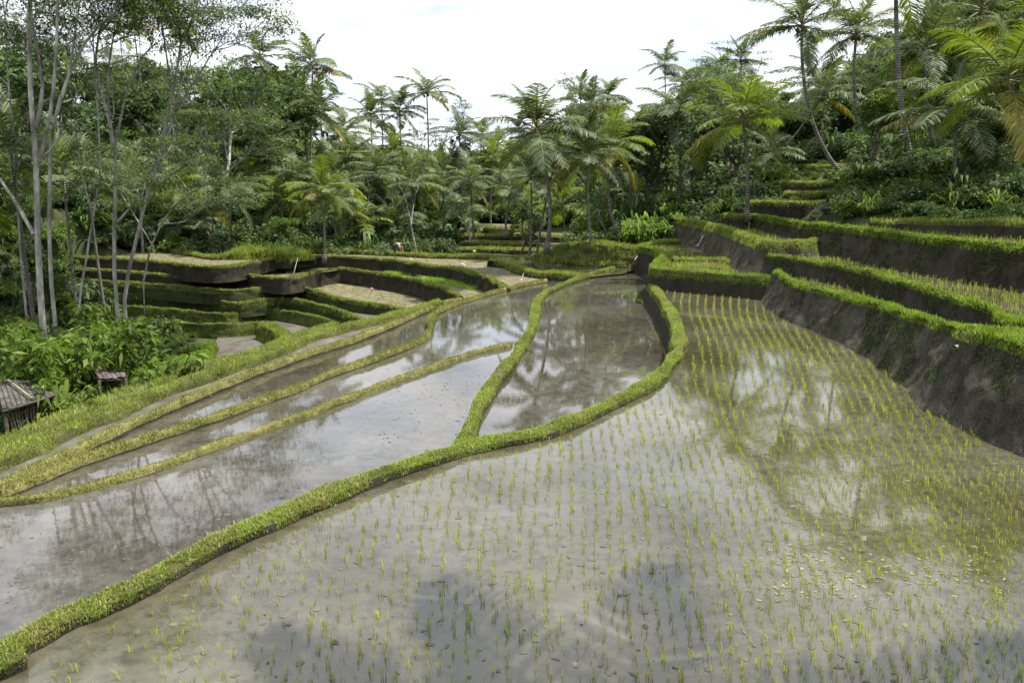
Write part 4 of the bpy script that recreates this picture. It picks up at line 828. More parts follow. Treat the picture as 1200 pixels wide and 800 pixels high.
LABS = {('dense', 'L'): 'dense dark broadleaf tree in the grove on the left hill', ('bluish', 'L'): 'grey-green broadleaf tree in the grove on the left hill', ('feathery', 'L'): 'feathery tree with pale stems in the grove on the left hill',
        ('dense', 'C'): 'dense dark broadleaf tree in the wooded valley gap', ('bluish', 'C'): 'grey-green broadleaf tree in the wooded valley gap', ('feathery', 'C'): 'feathery tree with pale stems in the wooded valley gap',
        ('dense', 'R'): 'dense dark broadleaf tree on the right-hand ridge', ('bluish', 'R'): 'grey-green broadleaf tree on the right-hand ridge', ('feathery', 'R'): 'feathery tree with pale stems on the right-hand ridge'}
ALLB = np.vstack(BUNDS)[::2]
def clear_of_fields(q, gap):
    ok = np.ones(len(q), bool)
    zt_ = terr(q[:, 0], q[:, 1])
    for f, fz in FIELDS: ok &= ~(inpoly(q, f) & (zt_ < fz + .3))
    for s in range(0, len(q), 500): ok[s:s + 500] &= np.min(((q[s:s + 500, None] - ALLB[None]) ** 2).sum(-1), axis=1) > gap ** 2
    return ok
cand = []
for _ in range(1500):
    dep = 58 + 150 * random.random() ** 1.3; a = random.uniform(-120, 1320); q = D(a, 210, dep); cand.append((q[0], dep, a))
cand = np.array(cand); cand = cand[clear_of_fields(cand[:, :2], 4.0)]; placed = []
for x, y, a in cand:
    if len(placed) >= 270: break
    if placed and min((x - b[0]) ** 2 + (y - b[1]) ** 2 for b in placed) < (2.6 + y / 45) ** 2: continue
    z = terr1(x, y); lim = np.interp(a, SKX, SKY) + random.uniform(2, 45); zmax = D(a, lim, y)[2]
    side = 'L' if a < 430 else ('C' if a < 760 else 'R'); kind = random.choice(KINDW[side])
    h = min(random.uniform(7, 15) * (1.25 if kind == 'feathery' else 1), zmax - z)
    if h < 3.0: continue
    if y < 72 and 380 < a < 760: h = min(h, 4.5)
    if y < 100 and 300 < a < 620: h = min(h, 6.0)
    placed.append((x, y)); tree(kind, (x, y, z - .1), h, LABS[kind, side], {'L': 'trees of the left grove', 'C': 'trees of the valley gap', 'R': 'trees of the right-hand ridge'}[side])

# slim palms standing out of the forest
PL = {'L': 'slim coconut palm rising out of the forest on the left hill', 'C': 'slim coconut palm rising out of the wooded valley gap', 'R': 'slim coconut palm rising out of the forest on the right-hand ridge'}
MP = [(200, 215, 66), (225, 200, 74), (290, 205, 76), (315, 190, 84), (345, 205, 72), (400, 205, 70), (412, 180, 84), (440, 205, 74), (455, 180, 88), (475, 215, 68), (490, 195, 80), (515, 205, 74), (530, 190, 86), (555, 210, 72), (575, 185, 84), (395, 235, 64), (180, 180, 78), (150, 190, 70), (590, 170, 90), (560, 160, 105), (760, 150, 84), (740, 175, 70), (830, 165, 62), (765, 195, 66)]
for a, b, dep in MP:
    q = D(a, b, dep); z = terr1(q[0], dep); sd = 'left grove' if a < 430 else ('valley gap' if a < 620 else 'mound and terrace corner')
    palm((q[0], dep, z), (q[0] + random.uniform(-.8, .8), dep, max(q[2], z + 1.2)), 'middle-sized coconut palm with arching crown by the ' + sd, (random.uniform(-.5, .5), 0), random.uniform(2.9, 3.6), 18, random.choice(['palm', 'palm_young', 'palm']), .14, 2, 'middle-sized palms of the ' + sd, 1, 42)
got = []
for _ in range(700):
    if len(got) >= 46: break
    dep = random.uniform(72, 150); a = random.choice([random.uniform(150, 480), random.uniform(560, 1230), random.uniform(560, 1230)]); q = D(a, 210, dep)
    if got and min(abs(a - g[0]) / 14 + abs(dep - g[1]) / 30 for g in got) < 1: continue
    if not clear_of_fields(np.array([[q[0], dep]]), 4)[0]: continue
    z = terr1(q[0], dep); yt = np.interp(a, SKX, SKY) + random.uniform(-2, 60); zt = D(a, yt, dep)[2]
    if not 4.5 < zt - z < 20: continue
    got.append((a, dep)); sd = 'L' if a < 430 else ('C' if a < 760 else 'R')
    palm((q[0], dep, z), (q[0] + random.uniform(-1.2, 1.2), dep + random.uniform(-.6, .6), zt), PL[sd], (random.uniform(-.6, .6), 0), random.uniform(3.2, 4.2), 18, random.choice(['palm', 'palm', 'palm_young']), .15, 1,
         {'L': 'slim palms of the left hill', 'C': 'slim palms of the valley gap', 'R': 'slim palms of the right-hand ridge'}[sd], 1, 42)

# ------------------------------------------------------------------ undergrowth (uncountable): bushes scattered over the slopes
def bush_mesh(seed, mat, n, size, wid, flat=.75, clumps=7):
    r = np.random.default_rng(seed); m_ = MB()
    for _ in range(clumps):
        cpt = np.array([r.normal(0, .5), r.normal(0, .5), r.uniform(.25, .75)]); v, f = leaves(cpt, n // clumps, (r.uniform(.35, .6), r.uniform(.35, .6), r.uniform(.3, .5) * flat), size, wid, r, .5, .3); m_.add(v, None, f)
    return m_.mesh('bush', M[mat])
def strap_mesh(seed, mat, n, L, w):
    r = np.random.default_rng(seed); m_ = MB()
    for i in range(n):
        a = r.uniform(0, 6.28); e = r.uniform(.7, 1.45); d = np.array([cos(a) * cos(e), sin(a) * cos(e), sin(e)]); s = np.array([-sin(a), cos(a), 0]); l = L * r.uniform(.6, 1.15); p = np.array([r.normal(0, .12), r.normal(0, .12), 0])
        q1 = p + d * l * .5; q2 = q1 + unit(d - np.array([0, 0, .5])) * l * .3; q3 = q2 + unit(d - np.array([0, 0, 1.4])) * l * .25
        m_.add([p - s * w * .25, p + s * w * .25, q1 + s * w * .5, q1 - s * w * .5, q2 + s * w * .4, q2 - s * w * .4, q3], [[5, 4, 6]], [[0, 1, 2, 3], [3, 2, 4, 5]])
    return m_.mesh('strap_plant', M[mat])
src = bpy.data.collections.new('undergrowth_sources')
def addsrc(name, me): o = bpy.data.objects.new(name, me); src.objects.link(o)
addsrc('bush_a', bush_mesh(1, 'bush', 700, .22, .11)); addsrc('bush_b', bush_mesh(2, 'tree1', 700, .22, .12)); addsrc('bush_c', bush_mesh(3, 'tree3', 600, .26, .12))
addsrc('bush_d', bush_mesh(4, 'bush', 420, .34, .15)); addsrc('bush_e', strap_mesh(5, 'bush', 34, 1.3, .09)); addsrc('bush_f', strap_mesh(6, 'tree1', 26, 1.7, .12))
ng = bpy.data.node_groups.new('scatter', 'GeometryNodeTree')
ng.interface.new_socket('Geometry', in_out='INPUT', socket_type='NodeSocketGeometry'); ng.interface.new_socket('Geometry', in_out='OUTPUT', socket_type='NodeSocketGeometry')
gi, go = ng.nodes.new('NodeGroupInput'), ng.nodes.new('NodeGroupOutput')
ci = ng.nodes.new('GeometryNodeCollectionInfo'); ci.inputs[0].default_value = src; ci.inputs['Separate Children'].default_value = True; ci.inputs['Reset Children'].default_value = True
ip = ng.nodes.new('GeometryNodeInstanceOnPoints'); ip.inputs['Pick Instance'].default_value = True
def na(name, dt):
    n = ng.nodes.new('GeometryNodeInputNamedAttribute'); n.data_type = dt; n.inputs['Name'].default_value = name; return n.outputs['Attribute']
ng.links.new(gi.outputs[0], ip.inputs['Points']); ng.links.new(ci.outputs[0], ip.inputs['Instance'])
ng.links.new(na('idx', 'INT'), ip.inputs['Instance Index']); ng.links.new(na('rot', 'FLOAT_VECTOR'), ip.inputs['Rotation']); ng.links.new(na('scl', 'FLOAT_VECTOR'), ip.inputs['Scale'])
ng.links.new(ip.outputs[0], go.inputs[0])
def undergrowth(pts, idx, scl, label):
    me = bpy.data.meshes.new('undergrowth'); me.vertices.add(len(pts)); me.vertices.foreach_set('co', np.asarray(pts, np.float32).ravel())
    a = me.attributes.new('idx', 'INT', 'POINT'); a.data.foreach_set('value', np.asarray(idx, np.int32))
    a = me.attributes.new('rot', 'FLOAT_VECTOR', 'POINT'); rr = np.zeros((len(pts), 3), np.float32); rr[:, 2] = rng.uniform(0, 6.28, len(pts)); a.data.foreach_set('vector', rr.ravel())
    a = me.attributes.new('scl', 'FLOAT_VECTOR', 'POINT'); s3 = np.stack([scl, scl, scl * rng.uniform(.75, 1.25, len(pts))], 1).astype(np.float32); a.data.foreach_set('vector', s3.ravel())
    for m_ in ('bush', 'tree1', 'tree3'): me.materials.append(M[m_])
    o = link('undergrowth', me); o.modifiers.new('scatter', 'NODES').node_group = ng; tag(o, label, None, None, 'stuff'); return o
n = 13000
dep = 16 + 170 * rng.random(n) ** 1.6; a = rng.uniform(-150, 1350, n); x = (a - 600) / 1000 * dep * 1.0
q = np.stack([x, dep], 1); ok = clear_of_fields(q, .75)
z = terr(x, dep); scl = rng.uniform(.7, 1.6, n) * np.clip(dep / 55, .65, 1.9)
u, v = project(np.stack([x, dep, z], 1)); ut, vt = project(np.stack([x, dep, z + 1.25 * scl], 1))
ok &= ~((u > 165) & (u < 560) & (dep < 62) & (vt < 388))                      # the open amphitheatre
ok &= ~((u > 236) & (u < 360) & (dep < 62) & (vt < 440))
ok &= ~((np.abs(x) < 9) & (dep < 50)) & ~((x > 0) & (dep < 24) & (x < 18)) & ~((u > 520) & (u < 690) & (v > 258) & (dep < 84))
ok &= ~((u < 250) & (v > 415))
ok &= ~((u > 905) & (u < 1000) & (vt < 248) & (v > 178) & (dep < 57))
q, z, scl = q[ok], z[ok], scl[ok]
undergrowth(np.hstack([q, z[:, None] - .1]), rng.choice(6, len(q), p=[.26, .24, .2, .14, .1, .06]), scl, 'tangled green undergrowth covering the valley slopes')

# ------------------------------------------------------------------ leafy shrubs, taro and strap plants by the left crest
def shrub_meshes(seed, n_st=9, H=2.2, size=.30, wid=.11, mat='bush_bright', per=42):
    r = np.random.default_rng(seed); sm, lm = MB(), MB()
    for i in range(n_st):
        a = i * 2.4 + r.normal(0, .3); e = r.uniform(.75, 1.4); l = H * r.uniform(.55, 1.05); d = np.array([cos(a) * cos(e), sin(a) * cos(e), sin(e)])
        pts = [np.array([r.normal(0, .1), r.normal(0, .1), -.2])]
        for k in range(5): d = unit(d + r.normal(0, .12, 3)); pts.append(pts[-1] + d * l / 5)
        sm.tube(pts, np.linspace(.028, .009, 6), 5, 0, False)
        for k in range(2, 6):
            v, f = leaves(pts[k], per // 3 if k < 5 else per, (.26, .26, .20), size, wid, r, .55, .35); lm.add(v, None, f)
    return sm.mesh('stem', M['bark_dark'], True), lm.mesh('foliage', M[mat])
SH = [shrub_meshes(700 + i, mat=m_) for i, m_ in enumerate(['bush_bright', 'bush_bright', 'bush'])]
def shrub(px_, py_, dep, s, var, label, group=None, drop=True):
    q = D(px_, py_, dep); z = terr1(q[0], dep) if drop else q[2]
    root = empty('leafy_shrub', (q[0], dep, z), random.uniform(0, 6.28)); root.scale = (s, s, s); tag(root, label, 'shrub', group)
    link('stem', SH[var][0], root); link('foliage', SH[var][1], root)
for a, b, dp, s_, v_, lab in [(92, 440, 24, 1.25, 0, 'large bright leafy shrub behind the small rusty shelter'), (125, 430, 25.5, 1.05, 1, 'leafy shrub rising over the rusty shelter roof'),
                              (150, 420, 26.5, 1.25, 2, 'dark-leaved shrub at the mouth of the amphitheatre'), (30, 440, 22, 1.1, 1, 'bright leafy shrub behind the plank-roofed shed'),
                              (8, 445, 21.5, 1.15, 0, 'leafy shrub crowding the plank-roofed shed'), (58, 440, 23, 1.05, 1, 'leafy shrub between the two shelters'), (70, 455, 20.6, .62, 0, 'small leafy shrub between shed and rusty shelter'),
                              (-30, 450, 21, 1.2, 2, 'dark-leaved shrub beyond the plank-roofed shed'), (105, 410, 30, 1.3, 2, 'dark shrub under the feathery trees'), (45, 400, 29, 1.4, 2, 'dark tall shrub at the foot of the thick grey trunk'),
                              (145, 380, 33, 1.4, 2, 'dark shrub below the leaning feathery tree'), (0, 400, 28, 1.5, 2, 'dark shrub at the shady edge of the left grove'), (80, 385, 33, 1.6, 2, 'shadowed shrub behind the bright ones'), (20, 380, 34, 1.6, 2, 'shadowed shrub deep in the left grove')]:
    shrub(a, b, dp, s_, v_, lab)
def leaf_heart():
    V = [[0, 0, 0], [.10, -.13, -.02], [.0, -.16, .0], [.22, -.09, -.05], [.36, 0, -.12], [.22, .09, -.05], [.10, .13, -.02], [.0, .16, 0], [.12, 0, .02], [.24, 0, -.04]]
    F = [[0, 2, 1], [0, 1, 8], [1, 3, 8], [8, 3, 9], [3, 4, 9], [9, 4, 5], [8, 9, 5], [8, 5, 6], [0, 8, 6], [0, 6, 7]]
    return mesh_np('leaf', np.array(V), [np.array(F)], M['bush_bright'], smooth=True)
LH = leaf_heart()
def taro(p, s, label, group):
    root = empty('taro_plant', tuple(p), random.uniform(0, 6.28)); root.scale = (s, s, s); tag(root, label, 'plant', group)
    m_ = MB(); tips = []
    for i in range(6):
        a = i * 2.4; h = random.uniform(.35, .75); o_ = random.uniform(.12, .3); tp = np.array([cos(a) * o_, sin(a) * o_, h]); tips.append((tp, a))
        m_.tube([[0, 0, -.05], [cos(a) * o_ * .4, sin(a) * o_ * .4, h * .6], tp], [.012, .010, .007], 4, 0, False)
    m_.build('stalk', M['bush'], root)
    for tp, a in tips: link('leaf', LH, root, tuple(tp), (random.uniform(-.3, .3), random.uniform(.2, .9), a), random.uniform(.8, 1.2))
for k in range(22):
    t = random.random(); a = 158 + 80 * t + random.uniform(-6, 6); b = 446 - 22 * t - random.uniform(0, 12) * (1 - .5 * t); dp = random.uniform(22.8, 25.5)
    q = D(a, b, dp); taro((q[0], dp, q[2] - .25), random.uniform(.5, .8), 'broad-leaved taro plant in the patch beside the rusty shelter', 'taro plants beside the rusty shelter')
STR = [strap_mesh(800 + i, 'bush_bright', 30, 1.25, .10) for i in range(3)]
for k, (a, b, dp) in enumerate([(735, 279, 56), (745, 280, 55), (757, 281, 54), (768, 279, 54), (780, 277, 54), (750, 273, 57), (765, 270, 58), (778, 268, 58), (790, 268, 57), (740, 270, 59), (798, 262, 57), (785, 258, 60)]):
    q = D(a, b, dp); o = link('strap_leaf_plant', STR[k % 3], None, tuple(q - np.array([0, 0, .1])), (0, 0, random.uniform(0, 6)), random.uniform(1.0, 1.5))
    tag(o, 'sunlit strap-leaved plant in the clump between mound and rice plot', 'plant', 'sunlit strap-leaved plants')
for k, (a, b, dp) in enumerate([(776, 250, 58), (790, 247, 59), (1168, 247, 32), (612, 226, 52)]):
    if k == 3: continue
    q = D(a, b, dp); o = link('strap_leaf_plant', STR[k % 3], None, tuple(q), (0, 0, k), .8)
    tag(o, ['yellowish strap-leaved plant topping the sunlit clump', 'pale strap-leaved plant behind the sunlit clump', 'bright upright fern-like plant on the shaggy grass bank'][k], 'plant')
STK = [strap_mesh(820 + i, 'palm_young', 24, 1.2, .10) for i in range(2)]
for k, (a, b, dp) in enumerate([(55, 470, 20.5), (66, 474, 20.8), (78, 468, 21.5), (45, 478, 20.2)]):
    q = D(a, b, dp); o = link('strap_leaf_plant', STK[k % 2], None, (q[0], dp, terr1(q[0], dp)), (0, 0, k), random.uniform(.9, 1.2)); tag(o, 'arching strap-leaved plant between the shed and the rusty shelter', 'plant', 'strap-leaved plants between the shelters')

# ------------------------------------------------------------------ plank-roofed shed and rusty shelter on the left
def lerp(a, b, t): return a * (1 - t) + b * t
def slab(mb_, c4, th):
    c4 = [np.asarray(v, float) for v in c4]; n_ = unit(np.cross(c4[1] - c4[0], c4[3] - c4[0])); n_ = n_ if n_[2] > 0 else -n_
    V = np.array(c4 + [v - n_ * th for v in c4]); mb_.add(V, None, [[0, 1, 2, 3], [7, 6, 5, 4], [0, 4, 5, 1], [1, 5, 6, 2], [2, 6, 7, 3], [3, 7, 4, 0]])
def shed():
    E1, E2, R1_, R2_ = D(3, 481, 18.8), D(64, 462, 20.4), D(-6, 448, 19.9), D(51, 449, 21.5)
    org = (E1 + E2 + R1_ + R2_) / 4; gz = terr1(org[0], org[1]); org[2] = gz
    root = empty('garden_shed', tuple(org)); tag(root, 'low dark shed with weathered plank roof below the grass crest', 'shed')
    B1, B2 = R1_ * 2 - E1, R2_ * 2 - E2; B1[2], B2[2] = E1[2] + .1, E2[2] + .1
    roof = MB(); slab(roof, [E1 - [0, 0, .05] - org, E2 - [0, 0, .05] - org, R2_ - [0, 0, .05] - org, R1_ - [0, 0, .05] - org], .02); slab(roof, [R1_ - org - [0, 0, .05], R2_ - org - [0, 0, .05], B2 - org - [0, 0, .05], B1 - org - [0, 0, .05]], .02)
    ro = roof.build('roof', M['wood_dark'], root)
    for f0, f1, g0, g1 in ((E1, E2, R1_, R2_), (B1, B2, R1_, R2_)):
        for k in range(11):
            t0, t1 = k / 11 + .006, (k + 1) / 11 - .006; j = random.uniform(0, .02); x_ = (f0 - g0) * random.uniform(-.03, .05)
            pl = MB(); up = np.array([0, 0, .012 + j]); slab(pl, [lerp(f0, f1, t0) + x_ + up - org, lerp(f0, f1, t1) + x_ + up - org, lerp(g0, g1, t1) + up - org, lerp(g0, g1, t0) + up - org], .03)
            pl.build('plank', M['wood'], ro)
    bat = MB(); bat.tube([lerp(E1, E2, .55) + [0, 0, .08] - org, lerp(R1_, R2_, .25) + [0, 0, .08] - org], .025, 6); bat.build('batten', M['bamboo'], ro)
    ea = MB(); ea.tube([E1 - org - [0, 0, .02], E2 - org - [0, 0, .02]], .03, 6); ea.build('eave_pole', M['wood'], ro)
    for c_ in (E1, E2, B1, B2):
        p_ = MB(); w_ = lerp(c_, (E1 + E2 + B1 + B2) / 4, .08); p_.tube([[w_[0] - org[0], w_[1] - org[1], terr1(w_[0], w_[1]) - gz - .3], [w_[0] - org[0], w_[1] - org[1], w_[2] - gz - .05]], .04, 7); p_.build('post', M['wood_dark'], root)
    for k in range(16):
        t = (k + .5) / 16; w_ = lerp(E1, E2, t) * .93 + (B1 + B2) / 2 * .07; s_ = MB(); ln = random.uniform(-.12, .12)
        s_.tube([[w_[0] - org[0] + ln, w_[1] - org[1], terr1(w_[0], w_[1]) - gz - .2], [w_[0] - org[0], w_[1] - org[1], w_[2] - gz - random.uniform(.08, .25)]], random.uniform(.014, .03), 5); s_.build('stick', M['wood_dark' if k % 3 else 'wood'], root)
shed()
def shelter():
    A, B, C_, D_ = D(106, 427, 23.9), D(145, 433, 24.2), D(147, 442, 23.1), D(116, 444, 22.8)
    org = (A + B + C_ + D_) / 4; gz = terr1(org[0], org[1]); org[2] = gz
    root = empty('field_shelter', tuple(org)); tag(root, 'small open shelter with rusty tin roof on posts among leafy shrubs', 'shelter')
    ro = MB(); slab(ro, [A - org - [0, 0, .05], B - org - [0, 0, .05], C_ - org - [0, 0, .05], D_ - org - [0, 0, .05]], .03); rf = ro.build('roof', M['wood_dark'], root)
    for k in range(6):
        t0, t1 = k / 6, (k + 1) / 6 + .02; sh = MB(); up = np.array([0, 0, .01 + .012 * (k % 2)]); e_ = random.uniform(-.05, .08) * (D_ - A)
        slab(sh, [lerp(A, B, t0) + up - org, lerp(A, B, t1) + up - org, lerp(D_, C_, t1) + up + e_ - org, lerp(D_, C_, t0) + up + e_ - org], .02); sh.build('roof_sheet', M['rust' if k not in (1, 4) else 'wood'], rf)
    for c_ in (A, B, C_, D_):
        p_ = MB(); p_.tube([[c_[0] - org[0], c_[1] - org[1], terr1(c_[0], c_[1]) - gz - .3], [c_[0] - org[0], c_[1] - org[1], c_[2] - gz - .03]], .045, 7); p_.build('post', M['wood_dark'], root)
    fl = MB(); fl.box([0, 0, .35], [.9, .8, .05]); fl.build('platform', M['wood'], root)
shelter()
lg = MB(); a_, b_ = D(82, 472, 21.3), D(106, 457, 22.4); lg.tube([a_, lerp(a_, b_, .5) + [0, 0, .03], b_], [.07, .06, .05], 8)
tag(lg.build('fallen_log', M['wood'], None, True), 'grey fallen log slanting beside the rusty shelter', 'log')
# far hut in the valley gap
def far_hut():
    c0 = D(511, 250, 92); gz = min(terr1(c0[0], 92), c0[2]); root = empty('field_hut', (c0[0], 92, gz)); tag(root, 'tiny hut with tiled roof half hidden in the valley gap trees', 'hut')
    h = D(511, 246, 92)[2] - gz; w = MB(); w.box([0, 0, h / 2], [1.6, 1.6, h]); w.build('wall', M['wood_dark'], root)
    r_ = MB(); r_.add([[-1.3, -1.2, h - .05], [1.3, -1.2, h - .05], [1.3, 1.2, h - .05], [-1.3, 1.2, h - .05], [-.6, 0, h + .75], [.6, 0, h + .75]], [[1, 2, 5], [3, 0, 4]], [[0, 1, 5, 4], [2, 3, 4, 5], [3, 2, 1, 0]]); r_.build('roof', M['tile'], root)
far_hut()

# ------------------------------------------------------------------ farmers
def person(loc, rz, label, pose, shirt, hat, size=1.0):
    """one continuous skinned body; trousers, shirt, hat and hands as its clothing and parts"""
    J = pose; root = empty('person', loc, rz); root.scale = (size,) * 3; tag(root, label, 'person')
    def skin(name, verts, edges, rad, mat, par):
        me = bpy.data.meshes.new(name); me.from_pydata(verts, edges, []); o = link(name, me, par); sk = o.modifiers.new('skin', 'SKIN'); sk.use_smooth_shade = True
        for i, r_ in enumerate(rad): me.skin_vertices[0].data[i].radius = (r_, r_)
        me.skin_vertices[0].data[0].use_root = True; o.modifiers.new('sub', 'SUBSURF').levels = 1; o.modifiers['sub'].render_levels = 2; me.materials.append(M[mat]); return o
    n = ['pelvis', 'waist', 'chest', 'neck', 'head', 'shL', 'elL', 'haL', 'shR', 'elR', 'haR', 'hiL', 'knL', 'anL', 'toL', 'hiR', 'knR', 'anR', 'toR']; ix = {k: i for i, k in enumerate(n)}
    E = [('pelvis', 'waist'), ('waist', 'chest'), ('chest', 'neck'), ('neck', 'head'), ('chest', 'shL'), ('shL', 'elL'), ('elL', 'haL'), ('chest', 'shR'), ('shR', 'elR'), ('elR', 'haR'), ('pelvis', 'hiL'), ('hiL', 'knL'), ('knL', 'anL'), ('anL', 'toL'), ('pelvis', 'hiR'), ('hiR', 'knR'), ('knR', 'anR'), ('anR', 'toR')]
    R_ = dict(pelvis=.12, waist=.115, chest=.13, neck=.055, head=.095, shL=.065, elL=.045, haL=.035, shR=.065, elR=.045, haR=.035, hiL=.09, knL=.06, anL=.042, toL=.035, hiR=.09, knR=.06, anR=.042, toR=.035)
    skin('body', [J[k] for k in n], [(ix[a], ix[b]) for a, b in E], [R_[k] for k in n], 'skin', root)
    skin('shirt', [J[k] for k in ('waist', 'chest', 'shL', 'elL', 'shR', 'elR')], [(0, 1), (1, 2), (2, 3), (1, 4), (4, 5)], [.135, .155, .082, .06, .082, .06], shirt, root)
    skin('trousers', [J[k] for k in ('pelvis', 'hiL', 'knL', 'hiR', 'knR')], [(0, 1), (1, 2), (0, 3), (3, 4)], [.14, .105, .075, .105, .075], 'pants', root)
    if hat:
        h = np.array(J['head']); up = unit(h - np.array(J['neck'])); m_ = MB(); s1 = unit(np.cross(up, [0.3, 1, 0])); s2 = np.cross(up, s1); k = 18; th = np.linspace(0, 2 * pi, k, endpoint=False)
        V = [h + up * .02 + (np.cos(t) * s1 + np.sin(t) * s2) * .25 for t in th] + [h + up * .09 + (np.cos(t) * s1 + np.sin(t) * s2) * .13 for t in th] + [h + up * .20]
        m_.add(V, [[k + i, k + (i + 1) % k, 2 * k] for i in range(k)], [[i, (i + 1) % k, k + (i + 1) % k, k + i] for i in range(k)]); m_.build('hat', M['straw'], root, True)
    else:
        h = np.array(J['head']); m_ = blob_mesh('hair', 1, .108, 'wood_dark', 5, 0); link('hair', m_, root, tuple(h + np.array([-.02, 0, .035])))
bend_pose = dict(pelvis=(0, 0, .82), waist=(.14, 0, .95), chest=(.40, 0, .98), neck=(.56, 0, .95), head=(.68, 0, .90), shL=(.44, .19, .96), elL=(.50, .22, .66), haL=(.58, .16, .40), shR=(.44, -.19, .96), elR=(.52, -.22, .68), haR=(.62, -.16, .42),
                 hiL=(0, .10, .78), knL=(.05, .13, .42), anL=(-.04, .14, .05), toL=(.12, .15, .0), hiR=(0, -.10, .78), knR=(.10, -.13, .43), anR=(.08, -.14, .05), toR=(.24, -.15, .0))
q = P(462, 302.5, -.8); person(tuple(q + [0, 0, .02]), radians(-15), 'farmer in pale shirt and dark trousers bending over the bare field', bend_pose, 'shirt', False)

# ------------------------------------------------------------------ small things: bird scarers, poles, spout, trickles, debris, rocks
def scarer(px_, py_, z, h, mat, label, lean, blob=.2):
    b_ = P(px_, py_, z); root = empty('bird_scarer', tuple(b_)); tag(root, label, 'bird scarer'); m_ = MB(); tp = np.array([lean, 0, h]); m_.tube([[0, 0, -.1], tp * .5 + [.03, 0, 0], tp], [.022, .018, .012], 5); m_.build('stick', M['bamboo'], root)
    bm_ = blob_mesh('bag', 3, blob, mat, int(px_), blob * .45); link('bag', bm_, root, tuple(tp), (0, .4, 0), (1, .55, .8))
scarer(533, 326, -1.5, .75, 'bag', 'round pinkish bag on a stick above the long nursery bed', .5, .15)
scarer(478, 317, -1.5, .65, 'bag', 'pale crumpled bag on a stick over the small nursery bed', .25, .13)
scarer(432, 346.5, -2.42, .42, 'pink', 'pink rag tied to a short leaning stick on the straw-strewn terrace', .22, .085)
scarer(556, 300, -.8, .35, 'yellow', 'yellow rag on a short stick at the back of the bare field', .02, .09)
m_ = MB(); a_, b_ = D(340, 332, 52), D(349, 302, 53); m_.tube([a_, lerp(a_, b_, .5) + [.03, 0, 0], b_], [.03, .026, .02], 6); tag(m_.build('bamboo_pole', M['bamboo']), 'thin pale bamboo pole leaning on the amphitheatre banks', 'pole')
m_ = MB(); n_ = unit(np.array([-.9, -.45, 0])); a_ = P(1147, 385, 1.58) + n_ * .05 - np.array([0, 0, .26]); b_ = a_ + n_ * .62 - np.array([0, 0, .07]); m_.tube([a_ + (a_ - b_) * .6, a_, b_], .05, 10, 0, False); m_.tube([a_ + (a_ - b_) * .6, a_, b_], .038, 10, 0, False)
tag(m_.build('bamboo_spout', M['bamboo'], None, True), 'bamboo water spout jutting from the tall sloping bank', 'spout')
def trickle(pts_, w, label):
    m_ = MB(); p_ = np.array(pts_); m_.tube(spline(p_, .12), w, 6); c0 = p_[-1]; r_ = np.random.default_rng(int(abs(c0[0] * 100)))
    V = [c0 + [0, 0, .035]] + [c0 + np.array([cos(t) * r_.uniform(.06, .16), sin(t) * r_.uniform(.05, .12), .008]) for t in np.linspace(0, 2 * pi, 9, endpoint=False)]
    m_.add(V, [[0, i + 1, (i + 1) % 9 + 1] for i in range(9)]); o = m_.build('water_trickle', M['foam'], None, True); tag(o, label, 'trickle')
trickle([P(908, 330, .75), P(904, 335, .55), P(898, 343, .2), P(893, 347, .0)], .022, 'white trickle spilling beside the foot of the tall bank')
trickle([P(797, 318, .8), P(794.5, 324, .4), P(793, 332, .0)], .025, 'thin trickle dropping from the small rice plot')
trickle([D(747, 300, 46), D(743, 306, 45.5), P(741, 312, -.6)], .02, 'white trickle falling into the mirroring paddy')
trickle([D(824, 276, 45), D(820, 284, 44.6), D(817, 288, 44.3)], .02, 'little waterfall beside the runnelled bank')
trickle([P(615, 316, -.5), D(613, 322, 46.6), P(611, 328, -.76)], .02, 'thin trickle from the pond bank')
def flecks(name, n, fn, size, mat, label, thick=.03):
    V, F = [], []; k = 0
    for _ in range(n):
        c0 = fn(); s_ = size * random.uniform(.4, 1.5); a = random.uniform(0, 6.28); m = 6; e = random.uniform(.3, .8)
        ring = [c0 + np.array([(cos(t) * cos(a) - sin(t) * e * sin(a)) * s_ * random.uniform(.7, 1.2), (cos(t) * sin(a) + sin(t) * e * cos(a)) * s_ * random.uniform(.7, 1.2), .004]) for t in np.linspace(0, 2 * pi, m, endpoint=False)]
        V += ring + [c0 + np.array([0, 0, thick * random.uniform(.5, 1.2)])]; F += [[k + i, k + (i + 1) % m, k + m] for i in range(m)]; k += m + 1
    tag(link(name, mesh_np(name, np.array(V), [np.array(F)], M[mat])), label, None, None, 'stuff')
def near_scum():
    t = random.random(); c0 = random.choice([(968, 662, 30, 16), (1005, 675, 35, 10), (1085, 662, 40, 14), (1130, 675, 30, 10), (940, 690, 25, 8), (1060, 690, 70, 22), (935, 655, 20, 8)]); return P(random.gauss(c0[0], c0[2]), random.gauss(c0[1], c0[3]), 0.0)
flecks('floating_scum', 260, near_scum, .03, 'debris', 'pale scum and leaf flecks floating on the foreground paddy', .02)
flecks('mud_clods', 260, lambda: P(random.uniform(-20, 420), random.uniform(590, 720), ZP1) if random.random() < .6 else P(random.uniform(430, 600), random.uniform(440, 520), ZP1), .03, 'mud', 'small mud clods breaking the surface of the bare grey paddy', .02)
flecks('mud_clods', 320, lambda: P(random.uniform(200, 1190), 300 + 480 * random.random() ** .7 + 50, 0) if random.random() < 1 else 0, .045, 'mud', 'dark mud clods just breaking the surface of the foreground paddy', .02)
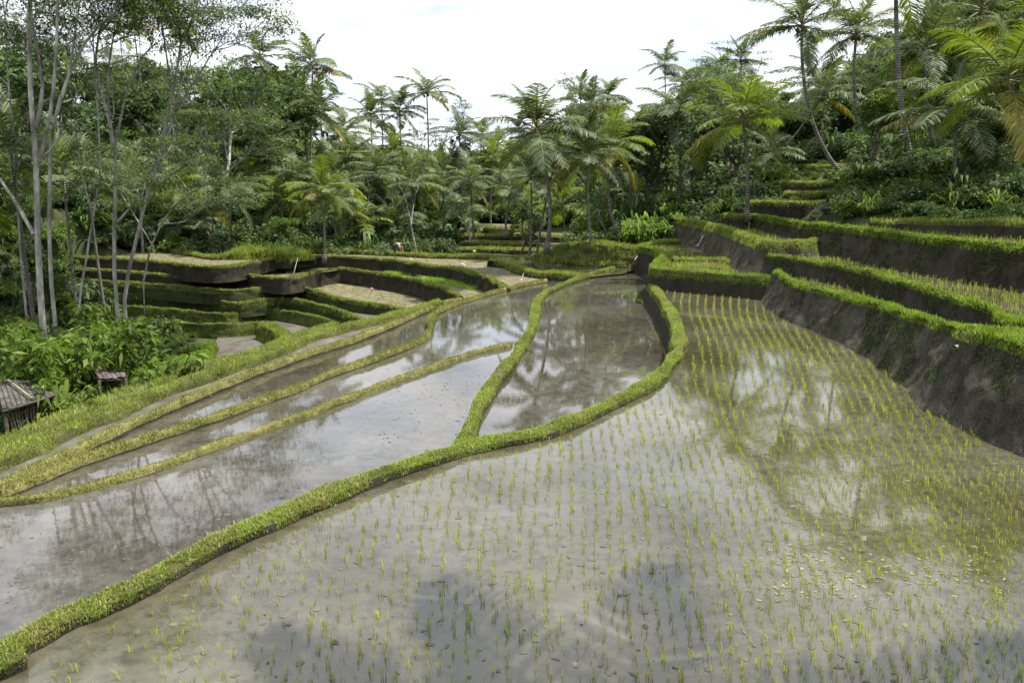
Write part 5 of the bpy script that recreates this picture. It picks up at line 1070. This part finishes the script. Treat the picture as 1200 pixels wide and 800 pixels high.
def rock(q, s, label):
    m_ = MB(); k, n_ = 10, 7; V = []
    for i in range(n_):
        for j in range(k):
            p, t = .2 + (pi - .4) * i / (n_ - 1), 2 * pi * j / k; V.append([sin(p) * cos(t), sin(p) * sin(t) * .8, cos(p) * .6])
    V = np.array(V); V *= (1 + .35 * fbm(V * 1.7 + q[0], 3))[:, None] * s
    m_.add(V, [[0, 1, 2]] * 0, [[i * k + j, (i + 1) * k + j, (i + 1) * k + (j + 1) % k, i * k + (j + 1) % k] for i in range(n_ - 1) for j in range(k)])
    m_.add(np.vstack([V[:k], V[:k].mean(0) + [0, 0, .04]]), [[j, (j + 1) % k, k] for j in range(k)])
    o = m_.build('rock', M['rock'], None, True); o.location = tuple(q); tag(o, label, 'rock')
for a, b, dp, s_, lab in [(975, 243, 43, .28, 'grey rock by the stair of terraces'), (966, 245, 42.5, .2, 'smaller grey rock by the stair of terraces')]:
    rock(D(a, b, dp), s_, lab)

# low weeds on the bare gully slope
n = 1900; dep = rng.uniform(19, 52, n); a = rng.uniform(-40, 300, n); x = (a - 600) / 1000 * dep; q = np.stack([x, dep], 1); z = terr(x, dep); u, v = project(np.stack([x, dep, z], 1)); scl = rng.uniform(.22, .5, n)
ok = clear_of_fields(q, .3) & (u < 255) & ~((u > 244) & (v > 380)) & ~((dep > 46) & (v < 383)); q, z, scl = q[ok], z[ok], scl[ok]
undergrowth(np.hstack([q, z[:, None] - .05]), rng.choice([0, 1, 3, 4], len(q), p=[.4, .25, .2, .15]), scl, 'low weeds covering the slope of the left gully')
n = 1500; dep = rng.uniform(24, 58, n); a = rng.uniform(895, 1330, n); x = (a - 600) / 1000 * dep; q = np.stack([x, dep], 1); z = terr(x, dep); scl = np.where(a > 1000, rng.uniform(.3, .75, n), rng.uniform(.2, .4, n))
ok = clear_of_fields(q, .45) & (z > 2.4); q, z, scl = q[ok], z[ok], scl[ok]
undergrowth(np.hstack([q, z[:, None] - .05]), rng.choice([0, 1, 3, 4], len(q), p=[.45, .2, .2, .15]), scl, 'ferns and creepers on the bushy slope above the right-hand terraces')
